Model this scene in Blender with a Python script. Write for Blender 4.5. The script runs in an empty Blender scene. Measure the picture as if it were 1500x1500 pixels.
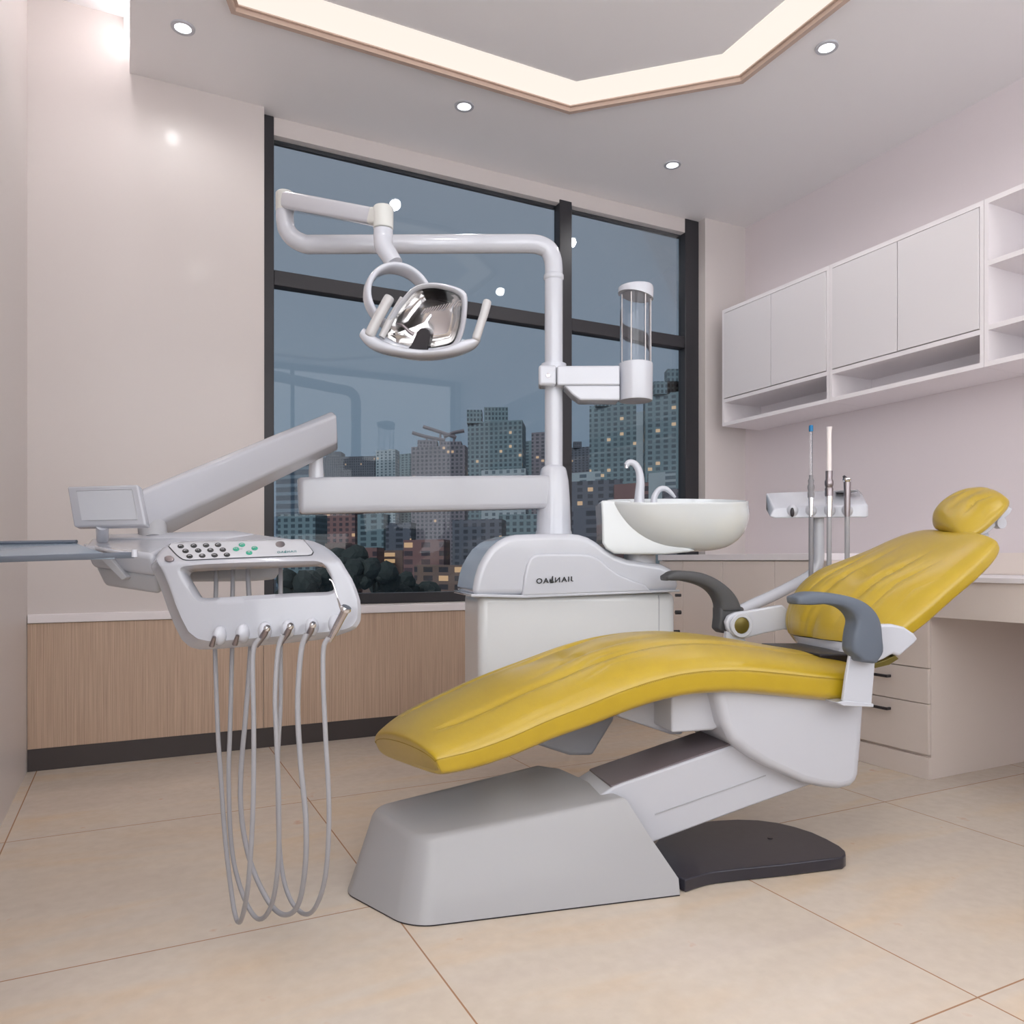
import bpy, bmesh, math, random
from mathutils import Vector, Matrix
PI = math.pi
random.seed(7)
F, CX, HZ, CH = 1130.0, 750.0, 822.0, 0.9
TH = math.atan2(1130, 2280)
cT, sT = math.cos(TH), math.sin(TH)
scene = bpy.context.scene
COL = scene.collection

# ---------------------------------------------------------------- coordinates
def D(u, v, y):
    return Vector(((u-CX)/F*y, y, CH+(HZ-v)/F*y))
def Zp(u, v, z):
    return D(u, v, F*(CH-z)/(v-HZ))
A0 = Vector((-0.2208, 1.919)); PHI = math.radians(13.8); cP, sP = math.cos(PHI), math.sin(PHI)
def N(u, v, s):
    t = (u-CX)/F
    y = (s + A0.y*cP - A0.x*sP)/(cP - t*sP)
    return D(u, v, y)
def ch(a, s, z):          # chair frame
    return Vector((A0.x + a*cP - s*sP, A0.y + a*sP + s*cP, z))
def room(p, q, z):
    return Vector((p*cT - q*sT, p*sT + q*cT, z))
def on_q(u, v, q):        # point on a plane parallel to the window wall -> (p, z)
    t = (u-CX)/F; y = q/(cT - t*sT)
    return (t*y*cT + y*sT, CH+(HZ-v)/F*y)
def on_p(u, v, p):        # plane parallel to the right wall -> (q, z)
    t = (u-CX)/F; y = p/(t*cT + sT)
    return (-t*y*sT + y*cT, CH+(HZ-v)/F*y)

# ---------------------------------------------------------------- materials
def nodemat(name):
    m = bpy.data.materials.new(name); m.use_nodes = True
    nt = m.node_tree; b = nt.nodes['Principled BSDF']
    return m, nt, b
def lin(c):
    return tuple(((x/255)/12.92 if x/255 <= .04045 else ((x/255+.055)/1.055)**2.4) for x in c)
def mat(name, rgb, rough=.5, metal=0, coat=0, spec=.5, trans=0, ior=1.45, noise=0, nscale=40, emit=None, es=1, var=0.03):
    m, nt, b = nodemat(name)
    c = lin(rgb)
    b.inputs['Base Color'].default_value = (*c, 1)
    b.inputs['Roughness'].default_value = rough
    b.inputs['Metallic'].default_value = metal
    b.inputs['Coat Weight'].default_value = coat
    b.inputs['Coat Roughness'].default_value = .06
    b.inputs['Specular IOR Level'].default_value = spec
    b.inputs['Transmission Weight'].default_value = trans
    b.inputs['IOR'].default_value = ior
    if emit:
        b.inputs['Emission Color'].default_value = (*emit, 1); b.inputs['Emission Strength'].default_value = es
    else:
        tc = nt.nodes.new('ShaderNodeTexCoord'); n = nt.nodes.new('ShaderNodeTexNoise')
        n.inputs['Scale'].default_value = nscale; n.inputs['Detail'].default_value = 4
        nt.links.new(tc.outputs['Object'], n.inputs['Vector'])
        r = nt.nodes.new('ShaderNodeMapRange'); r.inputs['To Min'].default_value = max(.02, rough-var); r.inputs['To Max'].default_value = rough+var
        nt.links.new(n.outputs['Fac'], r.inputs['Value']); nt.links.new(r.outputs['Result'], b.inputs['Roughness'])
        if noise:
            bp = nt.nodes.new('ShaderNodeBump'); bp.inputs['Strength'].default_value = noise; bp.inputs['Distance'].default_value = .002
            nt.links.new(n.outputs['Fac'], bp.inputs['Height']); nt.links.new(bp.outputs['Normal'], b.inputs['Normal'])
    return m
M = {}
M['wall'] = mat('wall_paint', (213, 205, 202), .45, coat=.12, noise=.04, nscale=60)
M['wall'].node_tree.nodes['Principled BSDF'].inputs['Coat Roughness'].default_value = .12
M['wallr'] = mat('right_wall_paint', (224, 214, 216), .6, noise=.04, nscale=60)
M['rear'] = mat('rear_wall_paint', (160, 158, 158), .7)
M['ceil'] = mat('ceiling_paint', (240, 237, 238), .6)
M['lam'] = mat('cream_laminate', (227, 222, 224), .4)
M['lamd'] = mat('cream_laminate_edge', (238, 232, 234), .4)
M['lamw'] = mat('beige_laminate', (230, 218, 210), .42)
M['skirt'] = mat('dark_skirting', (72, 66, 66), .4)
M['alu'] = mat('dark_frame_metal', (50, 49, 53), .4, metal=0)
M['white'] = mat('white_gloss_plastic', (198, 200, 208), .2, coat=.8, spec=.5)
M['whitem'] = mat('white_satin_plastic', (192, 193, 200), .36, coat=.15)
M['whitec'] = mat('grey_white_plastic', (176, 177, 184), .22, coat=.6)
M['coverp'] = mat('grey_white_satin_plastic', (168, 167, 169), .36, coat=.15)
M['unitp'] = mat('bright_white_plastic', (214, 215, 216), .3, coat=.4)
M['trim_s'] = mat('blue_grey_steel', (120, 128, 140), .3, metal=.3)
M['ivory'] = mat('ivory_plastic', (208, 208, 204), .4)
M['ceramic'] = mat('white_ceramic', (212, 216, 218), .12, coat=1)
M['greyp'] = mat('grey_plastic', (170, 170, 174), .4)
M['panel'] = mat('control_panel_film', (194, 195, 200), .35)
M['screen'] = mat('grey_screen', (186, 188, 194), .3)
M['armr'] = mat('slate_rubber', (94, 102, 114), .5, noise=.1, nscale=300)
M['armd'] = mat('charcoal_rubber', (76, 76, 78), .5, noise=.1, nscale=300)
M['arm_shade'] = mat('lift_arm_shade_grey', (116, 106, 110), .4)  # darker grey standing for the shade on the lift arm's top
M['hose'] = mat('grey_silicone', (156, 155, 159), .42)
M['hosed'] = mat('dark_grey_silicone', (132, 130, 134), .45)
M['navy'] = mat('dark_navy_metal', (42, 40, 50), .3, coat=.3)
M['dark'] = mat('dark_plastic', (40, 36, 40), .4)
M['steel'] = mat('brushed_steel', (190, 184, 186), .25, metal=1)
M['dsteel'] = mat('dark_steel', (150, 142, 144), .3, metal=1)
M['chrome'] = mat('chrome', (225, 225, 228), .08, metal=1)
M['mirror'] = mat('mirror_reflector', (238, 236, 234), .10, metal=1)
M['bronze'] = mat('bronze_button', (112, 100, 48), .3, metal=.4)
M['green'] = mat('green_button', (38, 158, 128), .4)
M['black'] = mat('black_print', (36, 38, 40), .5)
M['logo'] = mat('teal_print', (70, 128, 130), .5)
M['blue'] = mat('blue_tip', (20, 110, 160), .35)
M['wtube'] = mat('white_tube', (236, 228, 226), .35)
M['tray'] = mat('tray_steel', (168, 184, 200), .25, metal=.45)
M['handle'] = mat('black_handle', (52, 48, 52), .4)
M['hgrip'] = mat('frosted_grip', (186, 184, 184), .25, coat=.5)
M['brown'] = mat('bronze_trim', (196, 172, 158), .4)
M['clear'] = mat('clear_acrylic', (250, 250, 252), .03, trans=1, ior=1.3, var=.0)
M['glow'] = mat('ring_light', (0, 0, 0), .5, emit=(1.0, .90, .81), es=.79)
M['fill_glow'] = mat('added_fill_glow', (255, 255, 255), .5, emit=(.93, .96, 1.0), es=1.6)  # glow of the two added fill panels
M['dlens'] = mat('downlight_lens', (255, 255, 255), .5, emit=(.88, .92, 1.0), es=2.2)
M['strip'] = mat('cove_strip', (255, 255, 255), .5, emit=(1.0, .95, .95), es=7)

def leather():
    m, nt, b = nodemat('yellow_leather')
    b.inputs['Roughness'].default_value = .36
    b.inputs['Coat Weight'].default_value = .6; b.inputs['Coat Roughness'].default_value = .33
    tc = nt.nodes.new('ShaderNodeTexCoord')
    n = nt.nodes.new('ShaderNodeTexNoise'); n.inputs['Scale'].default_value = 9; n.inputs['Detail'].default_value = 5
    nt.links.new(tc.outputs['Object'], n.inputs['Vector'])
    r = nt.nodes.new('ShaderNodeValToRGB')
    r.color_ramp.elements[0].position = .3; r.color_ramp.elements[1].position = .75
    r.color_ramp.elements[0].color = (*lin((176, 146, 16)), 1); r.color_ramp.elements[1].color = (*lin((184, 154, 26)), 1)
    nt.links.new(n.outputs['Fac'], r.inputs['Fac']); nt.links.new(r.outputs['Color'], b.inputs['Base Color'])
    v = nt.nodes.new('ShaderNodeTexVoronoi'); v.inputs['Scale'].default_value = 380
    nt.links.new(tc.outputs['Object'], v.inputs['Vector'])
    bp = nt.nodes.new('ShaderNodeBump'); bp.inputs['Strength'].default_value = .12; bp.inputs['Distance'].default_value = .001
    nt.links.new(v.outputs['Distance'], bp.inputs['Height'])
    n2 = nt.nodes.new('ShaderNodeTexNoise'); n2.inputs['Scale'].default_value = 22; n2.inputs['Detail'].default_value = 3
    nt.links.new(tc.outputs['Object'], n2.inputs['Vector'])
    b2 = nt.nodes.new('ShaderNodeBump'); b2.inputs['Strength'].default_value = .12; b2.inputs['Distance'].default_value = .006
    nt.links.new(n2.outputs['Fac'], b2.inputs['Height']); nt.links.new(bp.outputs['Normal'], b2.inputs['Normal'])
    nt.links.new(b2.outputs['Normal'], b.inputs['Normal'])
    return m
M['yellow'] = leather()
M['seam'] = mat('dark_yellow_thread', (150, 124, 22), .5)

def axes(nt):
    """world position -> room coordinates (p, q, z) as a vector"""
    g = nt.nodes.new('ShaderNodeNewGeometry')
    mp = nt.nodes.new('ShaderNodeMapping'); mp.vector_type = 'TEXTURE'
    mp.inputs['Rotation'].default_value = (0, 0, TH)
    nt.links.new(g.outputs['Position'], mp.inputs['Vector'])
    return mp.outputs['Vector']
def math_(nt, op, a, b=None, c=None):
    n = nt.nodes.new('ShaderNodeMath'); n.operation = op
    for i, x in enumerate((a, b, c)):
        if x is None: continue
        if isinstance(x, (int, float)): n.inputs[i].default_value = x
        else: nt.links.new(x, n.inputs[i])
    return n.outputs[0]
def floor_mat():
    m, nt, b = nodemat('beige_stone_tiles')
    v = axes(nt)
    sp = nt.nodes.new('ShaderNodeSeparateXYZ'); nt.links.new(v, sp.inputs[0])
    tp = math_(nt, 'DIVIDE', math_(nt, 'SUBTRACT', sp.outputs[0], .605), .962)
    tq = math_(nt, 'DIVIDE', math_(nt, 'SUBTRACT', sp.outputs[1], 1.965), .966)
    def line(t):
        fr = math_(nt, 'FRACT', t)
        d = math_(nt, 'MINIMUM', fr, math_(nt, 'SUBTRACT', 1, fr))
        return math_(nt, 'LESS_THAN', d, .0021)
    g = math_(nt, 'MAXIMUM', line(tp), line(tq))
    # per-tile offset for the stone figure
    idp = math_(nt, 'FLOOR', tp); idq = math_(nt, 'FLOOR', tq)
    cb = nt.nodes.new('ShaderNodeCombineXYZ')
    nt.links.new(idp, cb.inputs[0]); nt.links.new(idq, cb.inputs[1])
    wn = nt.nodes.new('ShaderNodeTexWhiteNoise'); nt.links.new(cb.outputs[0], wn.inputs['Vector'])
    off = nt.nodes.new('ShaderNodeVectorMath'); off.operation = 'MULTIPLY_ADD'
    nt.links.new(wn.outputs['Color'], off.inputs[0]); off.inputs[1].default_value = (9, 9, 9); nt.links.new(v, off.inputs[2])
    mp = nt.nodes.new('ShaderNodeMapping'); mp.inputs['Scale'].default_value = (.8, 3.2, 1)
    nt.links.new(off.outputs[0], mp.inputs['Vector'])
    n1 = nt.nodes.new('ShaderNodeTexNoise'); n1.inputs['Scale'].default_value = 1.5; n1.inputs['Detail'].default_value = 6; n1.inputs['Distortion'].default_value = .6
    nt.links.new(mp.outputs[0], n1.inputs['Vector'])
    r = nt.nodes.new('ShaderNodeValToRGB'); e = r.color_ramp.elements
    e[0].position = .3; e[0].color = (*lin((208, 195, 182)), 1)
    e[1].position = .72; e[1].color = (*lin((218, 196, 170)), 1)
    x = e.new(.5); x.color = (*lin((213, 200, 185)), 1)
    nt.links.new(n1.outputs['Fac'], r.inputs['Fac'])
    n2 = nt.nodes.new('ShaderNodeTexNoise'); n2.inputs['Scale'].default_value = 28; n2.inputs['Detail'].default_value = 6
    nt.links.new(off.outputs[0], n2.inputs['Vector'])
    r2 = nt.nodes.new('ShaderNodeValToRGB'); r2.color_ramp.elements[0].position = .3; r2.color_ramp.elements[1].position = .7
    r2.color_ramp.elements[0].color = (.93, .92, .91, 1); r2.color_ramp.elements[1].color = (1, 1, 1, 1)
    nt.links.new(n2.outputs['Fac'], r2.inputs['Fac'])
    mul = nt.nodes.new('ShaderNodeMix'); mul.data_type = 'RGBA'; mul.blend_type = 'MULTIPLY'; mul.inputs[0].default_value = 1
    nt.links.new(r.outputs[0], mul.inputs[6]); nt.links.new(r2.outputs[0], mul.inputs[7])
    n3 = nt.nodes.new('ShaderNodeTexNoise'); n3.inputs['Scale'].default_value = 14; n3.inputs['Detail'].default_value = 3
    nt.links.new(off.outputs[0], n3.inputs['Vector'])
    sp2 = nt.nodes.new('ShaderNodeMapRange'); sp2.inputs['From Min'].default_value = .7; sp2.inputs['From Max'].default_value = .78
    sp2.inputs['To Max'].default_value = .45
    nt.links.new(n3.outputs['Fac'], sp2.inputs['Value'])
    mx0 = nt.nodes.new('ShaderNodeMix'); mx0.data_type = 'RGBA'
    nt.links.new(sp2.outputs[0], mx0.inputs[0]); nt.links.new(mul.outputs[2], mx0.inputs[6]); mx0.inputs[7].default_value = (*lin((196, 140, 108)), 1)
    mx = nt.nodes.new('ShaderNodeMix'); mx.data_type = 'RGBA'
    nt.links.new(g, mx.inputs[0]); nt.links.new(mx0.outputs[2], mx.inputs[6]); mx.inputs[7].default_value = (*lin((166, 128, 100)), 1)
    nt.links.new(mx.outputs[2], b.inputs['Base Color'])
    b.inputs['Roughness'].default_value = .16; b.inputs['Specular IOR Level'].default_value = .45
    return m
M['floor'] = floor_mat()
def wood_mat():
    m, nt, b = nodemat('striped_light_wood')
    v = axes(nt)
    mp = nt.nodes.new('ShaderNodeMapping'); mp.inputs['Scale'].default_value = (110, 110, 1.0)
    nt.links.new(v, mp.inputs['Vector'])
    n = nt.nodes.new('ShaderNodeTexNoise'); n.inputs['Scale'].default_value = 2.2; n.inputs['Detail'].default_value = 5; n.inputs['Roughness'].default_value = .7
    nt.links.new(mp.outputs[0], n.inputs['Vector'])
    r = nt.nodes.new('ShaderNodeValToRGB'); e = r.color_ramp.elements
    e[0].position = .35; e[0].color = (*lin((176, 150, 130)), 1); e[1].position = .62; e[1].color = (*lin((206, 180, 158)), 1)
    nt.links.new(n.outputs['Fac'], r.inputs['Fac']); nt.links.new(r.outputs[0], b.inputs['Base Color'])
    b.inputs['Roughness'].default_value = .45
    return m
M['wood'] = wood_mat()
def glass_mat():
    m, nt, b = nodemat('window_glass')
    nt.nodes.remove(b)
    g = nt.nodes.new('ShaderNodeBsdfTransparent'); g.inputs[0].default_value = (.93, .96, .97, 1)
    s = nt.nodes.new('ShaderNodeBsdfGlossy'); s.inputs['Roughness'].default_value = .02
    f = nt.nodes.new('ShaderNodeFresnel'); f.inputs['IOR'].default_value = 1.5
    mx = nt.nodes.new('ShaderNodeMixShader')
    nt.links.new(math_(nt, 'MULTIPLY', f.outputs[0], .42), mx.inputs[0]); nt.links.new(g.outputs[0], mx.inputs[1]); nt.links.new(s.outputs[0], mx.inputs[2])
    nt.links.new(mx.outputs[0], nt.nodes['Material Output'].inputs[0])
    return m
M['glass'] = glass_mat()
def facade(name, wall, win, sx, sz, lit=.06, duty=.55, seed=0):
    m, nt, b = nodemat(name)
    tc = nt.nodes.new('ShaderNodeTexCoord')
    sp = nt.nodes.new('ShaderNodeSeparateXYZ'); nt.links.new(tc.outputs['Object'], sp.inputs[0])
    h = math_(nt, 'ADD', sp.outputs[0], sp.outputs[1])
    u = math_(nt, 'DIVIDE', h, sx); w = math_(nt, 'DIVIDE', sp.outputs[2], sz)
    fu = math_(nt, 'LESS_THAN', math_(nt, 'FRACT', u), duty); fw = math_(nt, 'LESS_THAN', math_(nt, 'FRACT', w), .6)
    isw = math_(nt, 'MULTIPLY', fu, fw)
    cb = nt.nodes.new('ShaderNodeCombineXYZ'); nt.links.new(math_(nt, 'FLOOR', u), cb.inputs[0]); nt.links.new(math_(nt, 'FLOOR', w), cb.inputs[1]); cb.inputs[2].default_value = seed
    wn = nt.nodes.new('ShaderNodeTexWhiteNoise'); nt.links.new(cb.outputs[0], wn.inputs['Vector'])
    rr = nt.nodes.new('ShaderNodeMix'); rr.data_type = 'RGBA'
    nt.links.new(wn.outputs['Value'], rr.inputs[0]); rr.inputs[6].default_value = (*lin(win), 1)
    rr.inputs[7].default_value = (*lin(tuple((a*.6+c*.4) for a, c in zip(win, wall))), 1)
    n = nt.nodes.new('ShaderNodeTexNoise'); n.inputs['Scale'].default_value = .06; nt.links.new(tc.outputs['Object'], n.inputs['Vector'])
    wc = nt.nodes.new('ShaderNodeMix'); wc.data_type = 'RGBA'; nt.links.new(n.outputs['Fac'], wc.inputs[0])
    wc.inputs[6].default_value = (*lin(tuple(c*.75 for c in wall)), 1); wc.inputs[7].default_value = (*lin(tuple(min(255, c*1.15) for c in wall)), 1)
    mx = nt.nodes.new('ShaderNodeMix'); mx.data_type = 'RGBA'; nt.links.new(isw, mx.inputs[0])
    nt.links.new(wc.outputs[2], mx.inputs[6]); nt.links.new(rr.outputs[2], mx.inputs[7])
    nt.links.new(mx.outputs[2], b.inputs['Base Color'])
    b.inputs['Roughness'].default_value = .6
    on = math_(nt, 'MULTIPLY', isw, math_(nt, 'GREATER_THAN', wn.outputs['Value'], 1-lit))
    b.inputs['Emission Color'].default_value = (1, .62, .32, 1)
    nt.links.new(math_(nt, 'MULTIPLY', on, .4), b.inputs['Emission Strength'])
    return m
M['f_teal'] = facade('teal_facade', (104, 124, 130), (46, 62, 72), 1.35, 1.8, .02)
M['f_grey'] = facade('grey_facade', (110, 104, 112), (52, 54, 64), 1.6, 1.9, .02, .55, 3)
M['f_dark'] = facade('dark_facade', (84, 88, 98), (42, 46, 56), 1.3, 1.7, .02, .5, 5)
M['f_pale'] = facade('pale_facade', (150, 160, 164), (74, 88, 98), 1.5, 1.8, .02, .45, 8)
M['f_blue'] = facade('blue_facade', (92, 110, 124), (50, 64, 80), 40, 3.6, .0, .98, 9)
M['f_red'] = facade('reddish_facade', (122, 90, 88), (56, 48, 56), 1.4, 1.8, .05, .5, 11)
M['f_low'] = facade('low_block_facade', (112, 92, 84), (44, 44, 52), 1.2, 1.5, .16, .6, 13)
M['roofg'] = mat('roof_concrete', (120, 112, 116), .8)
M['leaf'] = mat('dark_foliage', (44, 52, 50), .8)
M['cityg'] = mat('city_ground', (48, 52, 58), .9)

# ---------------------------------------------------------------- object helpers
WP = {}
def finish(bm, name, m, parent=None, smooth=40, bevel=0, seg=3, blim=30):
    bmesh.ops.remove_doubles(bm, verts=bm.verts, dist=1e-6)
    bmesh.ops.recalc_face_normals(bm, faces=bm.faces)
    xs = [v.co.copy() for v in bm.verts]
    lo = Vector([min(c[i] for c in xs) for i in range(3)]); hi = Vector([max(c[i] for c in xs) for i in range(3)])
    org = (lo+hi)/2
    if parent is None: org.z = lo.z
    for v in bm.verts: v.co -= org
    me = bpy.data.meshes.new(name); bm.to_mesh(me); bm.free()
    mats = m if isinstance(m, (list, tuple)) else [m]
    for x in mats: me.materials.append(x)
    if smooth:
        for f in me.polygons: f.use_smooth = True
        me.set_sharp_from_angle(angle=math.radians(smooth))
    o = bpy.data.objects.new(name, me); COL.objects.link(o)
    o.location = org
    WP[o] = org.copy()
    if parent is not None:
        o.parent = parent; o.location = org - WP[parent]
    if bevel:
        b = o.modifiers.new('bevel', 'BEVEL'); b.width = bevel; b.segments = seg; b.limit_method = 'ANGLE'; b.angle_limit = math.radians(blim)
        b.harden_normals = False
        for f in me.polygons: f.use_smooth = True
        me.set_sharp_from_angle(angle=math.radians(89))
    return o
def thing(name, label, cat, loc, group=None):
    o = bpy.data.objects.new(name, None); COL.objects.link(o); o.location = loc; WP[o] = Vector(loc)
    o.empty_display_size = .05
    return tag(o, label, cat, group)
def tag(o, label=None, cat=None, group=None, kind=None):
    if label: o['label'] = label
    if cat: o['category'] = cat
    if group: o['group'] = group
    if kind: o['kind'] = kind
    return o
def struct(o, label=None, cat=None):
    return tag(o, label, cat, kind='structure')
def BM(): return bmesh.new()
def poly(bm, pts, mi=0):
    f = bm.faces.new([bm.verts.new(p) for p in pts]); f.material_index = mi; return f
def loft2(bm, a, b, cap=True):
    """prism between two equal rings of points"""
    va = [bm.verts.new(p) for p in a]; vb = [bm.verts.new(p) for p in b]; n = len(a)
    for i in range(n): bm.faces.new((va[i], va[(i+1) % n], vb[(i+1) % n], vb[i]))
    if cap: bm.faces.new(va[::-1]); bm.faces.new(vb)
    return bm
def rings(bm, rs, closed=True, cap=True):
    vs = [[bm.verts.new(p) for p in r] for r in rs]; n = len(rs[0])
    for k in range(len(vs)-1):
        for i in range(n if closed else n-1):
            bm.faces.new((vs[k][i], vs[k][(i+1) % n], vs[k+1][(i+1) % n], vs[k+1][i]))
    if cap: bm.faces.new(vs[0][::-1]); bm.faces.new(vs[-1])
    return vs
def rbox(bm, p0, p1, q0, q1, z0, z1):
    a = [room(p0, q0, z0), room(p1, q0, z0), room(p1, q1, z0), room(p0, q1, z0)]
    b = [room(p0, q0, z1), room(p1, q0, z1), room(p1, q1, z1), room(p0, q1, z1)]
    return loft2(bm, a, b)
def cbox(bm, a0, a1, s0, s1, z0, z1):
    return loft2(bm, [ch(a0, s0, z0), ch(a1, s0, z0), ch(a1, s1, z0), ch(a0, s1, z0)],
                 [ch(a0, s0, z1), ch(a1, s0, z1), ch(a1, s1, z1), ch(a0, s1, z1)])
def catmull(pts, n=8):
    out = []; P = [pts[0]*2-pts[1]] + list(pts) + [pts[-1]*2-pts[-2]]
    for i in range(1, len(P)-2):
        for k in range(n):
            t = k/n
            out.append(.5*((2*P[i]) + (-P[i-1]+P[i+1])*t + (2*P[i-1]-5*P[i]+4*P[i+1]-P[i+2])*t*t + (-P[i-1]+3*P[i]-3*P[i+1]+P[i+2])*t**3))
    out.append(pts[-1].copy()); return out
def resample(pts, n):
    d = [0]
    for a, b in zip(pts, pts[1:]): d.append(d[-1]+(b-a).length)
    L = d[-1]; out = []
    j = 0
    for k in range(n):
        t = L*k/(n-1)
        while j < len(pts)-2 and d[j+1] < t: j += 1
        s = (t-d[j])/max(1e-9, d[j+1]-d[j]); out.append(pts[j].lerp(pts[j+1], min(1, max(0, s))))
    return out
def tube(bm, pts, r, seg=16, smooth=8, cap=True, flat=None):
    """r: number or list of radii per control point; flat: (axis vector, factor) squashes the section"""
    if smooth:
        if not isinstance(r, (int, float)):
            rv = catmull([Vector((x, 0, 0)) for x in r], smooth); rs = [x.x for x in rv]
        pts = catmull(pts, smooth)
        if isinstance(r, (int, float)): rs = [r]*len(pts)
    else:
        rs = [r]*len(pts) if isinstance(r, (int, float)) else list(r)
    t0 = (pts[1]-pts[0]).normalized()
    up = Vector((0, 0, 1)) if abs(t0.z) < .9 else Vector((0, 1, 0))
    nx = t0.cross(up).normalized(); rr = []
    for i, p in enumerate(pts):
        t = (pts[min(i+1, len(pts)-1)]-pts[max(i-1, 0)]).normalized()
        nx = (nx - t*nx.dot(t)).normalized(); ny = t.cross(nx)
        ring = []
        for k in range(seg):
            a = 2*PI*k/seg; o = nx*math.cos(a)*rs[i] + ny*math.sin(a)*rs[i]
            if flat is not None: o = o - flat[0]*(o.dot(flat[0])*(1-flat[1]))
            ring.append(p+o)
        rr.append(ring)
    rings(bm, rr, cap=cap); return bm
def lathe(bm, c, prof, axis=Vector((0, 0, 1)), seg=40, sx=1, sy=1, cap=True):
    """prof: list of (r, h) along axis from c"""
    axis = axis.normalized()
    up = Vector((0, 0, 1)) if abs(axis.z) < .9 else Vector((1, 0, 0))
    nx = up.cross(axis).normalized() if abs(axis.z) < .9 else Vector((1, 0, 0)); ny = axis.cross(nx)
    rings(bm, [[c+axis*h+nx*(math.cos(2*PI*k/seg)*r*sx)+ny*(math.sin(2*PI*k/seg)*r*sy) for k in range(seg)] for r, h in prof], cap=cap)
    return bm
def sg(x, e): return math.copysign(abs(x)**e, x)
def prof_extrude(px, s0, s1, fn=None):
    """outline given in picture points on the vertical plane s0, extruded to s1 parallel to the chair's width"""
    a = [N(u, v, s0) for u, v in px]
    w = Vector((-sP, cP, 0))*(s1-s0)
    return a, [p+w for p in a]

# ================================================================= ROOM
PR, QB, ZC = 3.644, 3.88, 3.10
QR = -.80
bm = BM(); rbox(bm, -.6, 3.9, QR-.2, 4.08, -.12, 0); struct(finish(bm, 'floor', M['floor'], smooth=0))
bm = BM(); rbox(bm, .0, 3.9, QR-.2, QB, ZC, 3.343); rbox(bm, -.6, 3.9, QR-.2, 4.08, 3.343, 3.45)
rbox(bm, .0, 3.9, QB, 4.08, ZC, 3.343)
struct(finish(bm, 'ceiling', M['ceil'], smooth=0))
fp0, fp1, fz0, fz1 = -.25, 3.5, 1.0, 3.02
bm = BM(); rbox(bm, fp0, fp1, QR+.001, QR+.006, fz0, fz1); w2 = finish(bm, 'fill_panel_rear', M['fill_glow'], smooth=0); struct(w2, 'wide added light panel giving soft fill from behind the viewer', 'window')  # glowing panel added out of view as soft fill for the room
bm = BM()
for a_, b_, c_, d_ in ((fp0-.06, fp0, fz0-.06, fz1+.06), (fp1, fp1+.06, fz0-.06, fz1+.06), (fp0, fp1, fz0-.06, fz0), (fp0, fp1, fz1, fz1+.06), (1.6, 1.64, fz0, fz1)): rbox(bm, a_, b_, QR+.001, QR+.02, c_, d_)
finish(bm, 'window_frame', M['alu'], w2, smooth=0)  # frame around the added rear light panel
bm = BM(); rbox(bm, -.392, -.386, -.65, 1.15, .5, 2.95); w3 = finish(bm, 'fill_panel_left', M['fill_glow'], smooth=0); struct(w3, 'tall added light panel giving soft fill from the left wall beside the viewer', 'window')  # second added glowing panel, unseen, fills from the left
bm = BM()
for a_, b_, c_, d_ in ((-.71, -.65, .44, 3.01), (1.15, 1.21, .44, 3.01), (-.65, 1.15, .44, .5), (-.65, 1.15, 2.95, 3.01)): rbox(bm, -.392, -.37, a_, b_, c_, d_)
finish(bm, 'window_frame', M['alu'], w3, smooth=0)  # frame around the added left light panel
bm = BM(); rbox(bm, -.55, -.393, QR, QB, 0, 3.343); struct(finish(bm, 'wall_left', M['wall'], smooth=0))
bm = BM(); rbox(bm, PR, PR+.16, QR, QB, 0, ZC); struct(finish(bm, 'wall_right', M['wallr'], smooth=0))
bm = BM(); rbox(bm, -.55, PR+.16, QR-.2, QR, 0, 3.343); struct(finish(bm, 'wall_rear', M['rear'], smooth=0))
pL = on_q(387, 500, QB)[0]; pRt = on_q(1033, 500, QB)[0]
ZS = .677
bm = BM()
rbox(bm, -.55, pL, QB, 4.08, 0, 3.343); rbox(bm, pRt, PR+.16, QB, 4.08, 0, ZC)
rbox(bm, pL, pRt, QB, 4.08, 0, ZS)
struct(finish(bm, 'wall_back', M['wall'], smooth=0))
# lower wall: wood panels, sill lip, skirting
bm = BM(); pj = on_q(386, 1000, QB-.012)[0]
rbox(bm, -.391, pj-.0015, QB-.012, QB+.001, .095, .632); rbox(bm, pj+.0015, 2.92, QB-.012, QB+.001, .095, .632)
struct(finish(bm, 'trim_1', M['wood'], smooth=0), 'striped light wood panelling on the low wall under the window', 'wall panelling')
bm = BM(); rbox(bm, -.391, 2.92, QB-.022, QB+.001, .634, .672)
struct(finish(bm, 'trim_2', M['lamd'], smooth=0, bevel=.003), 'pale sill ledge above the wood panelling', 'sill')
bm = BM(); rbox(bm, -.391, 2.92, QB-.014, QB+.001, .0005, .094)
struct(finish(bm, 'baseboard_back', M['skirt'], smooth=0), 'dark skirting board below the wood panelling', 'skirting board')
bm = BM(); rbox(bm, pL, pRt, 3.945, 3.99, 3.01, 3.0995)
struct(finish(bm, 'trim_3', M['wall'], smooth=0), 'pale blind box along the top of the window', 'blind box')

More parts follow.
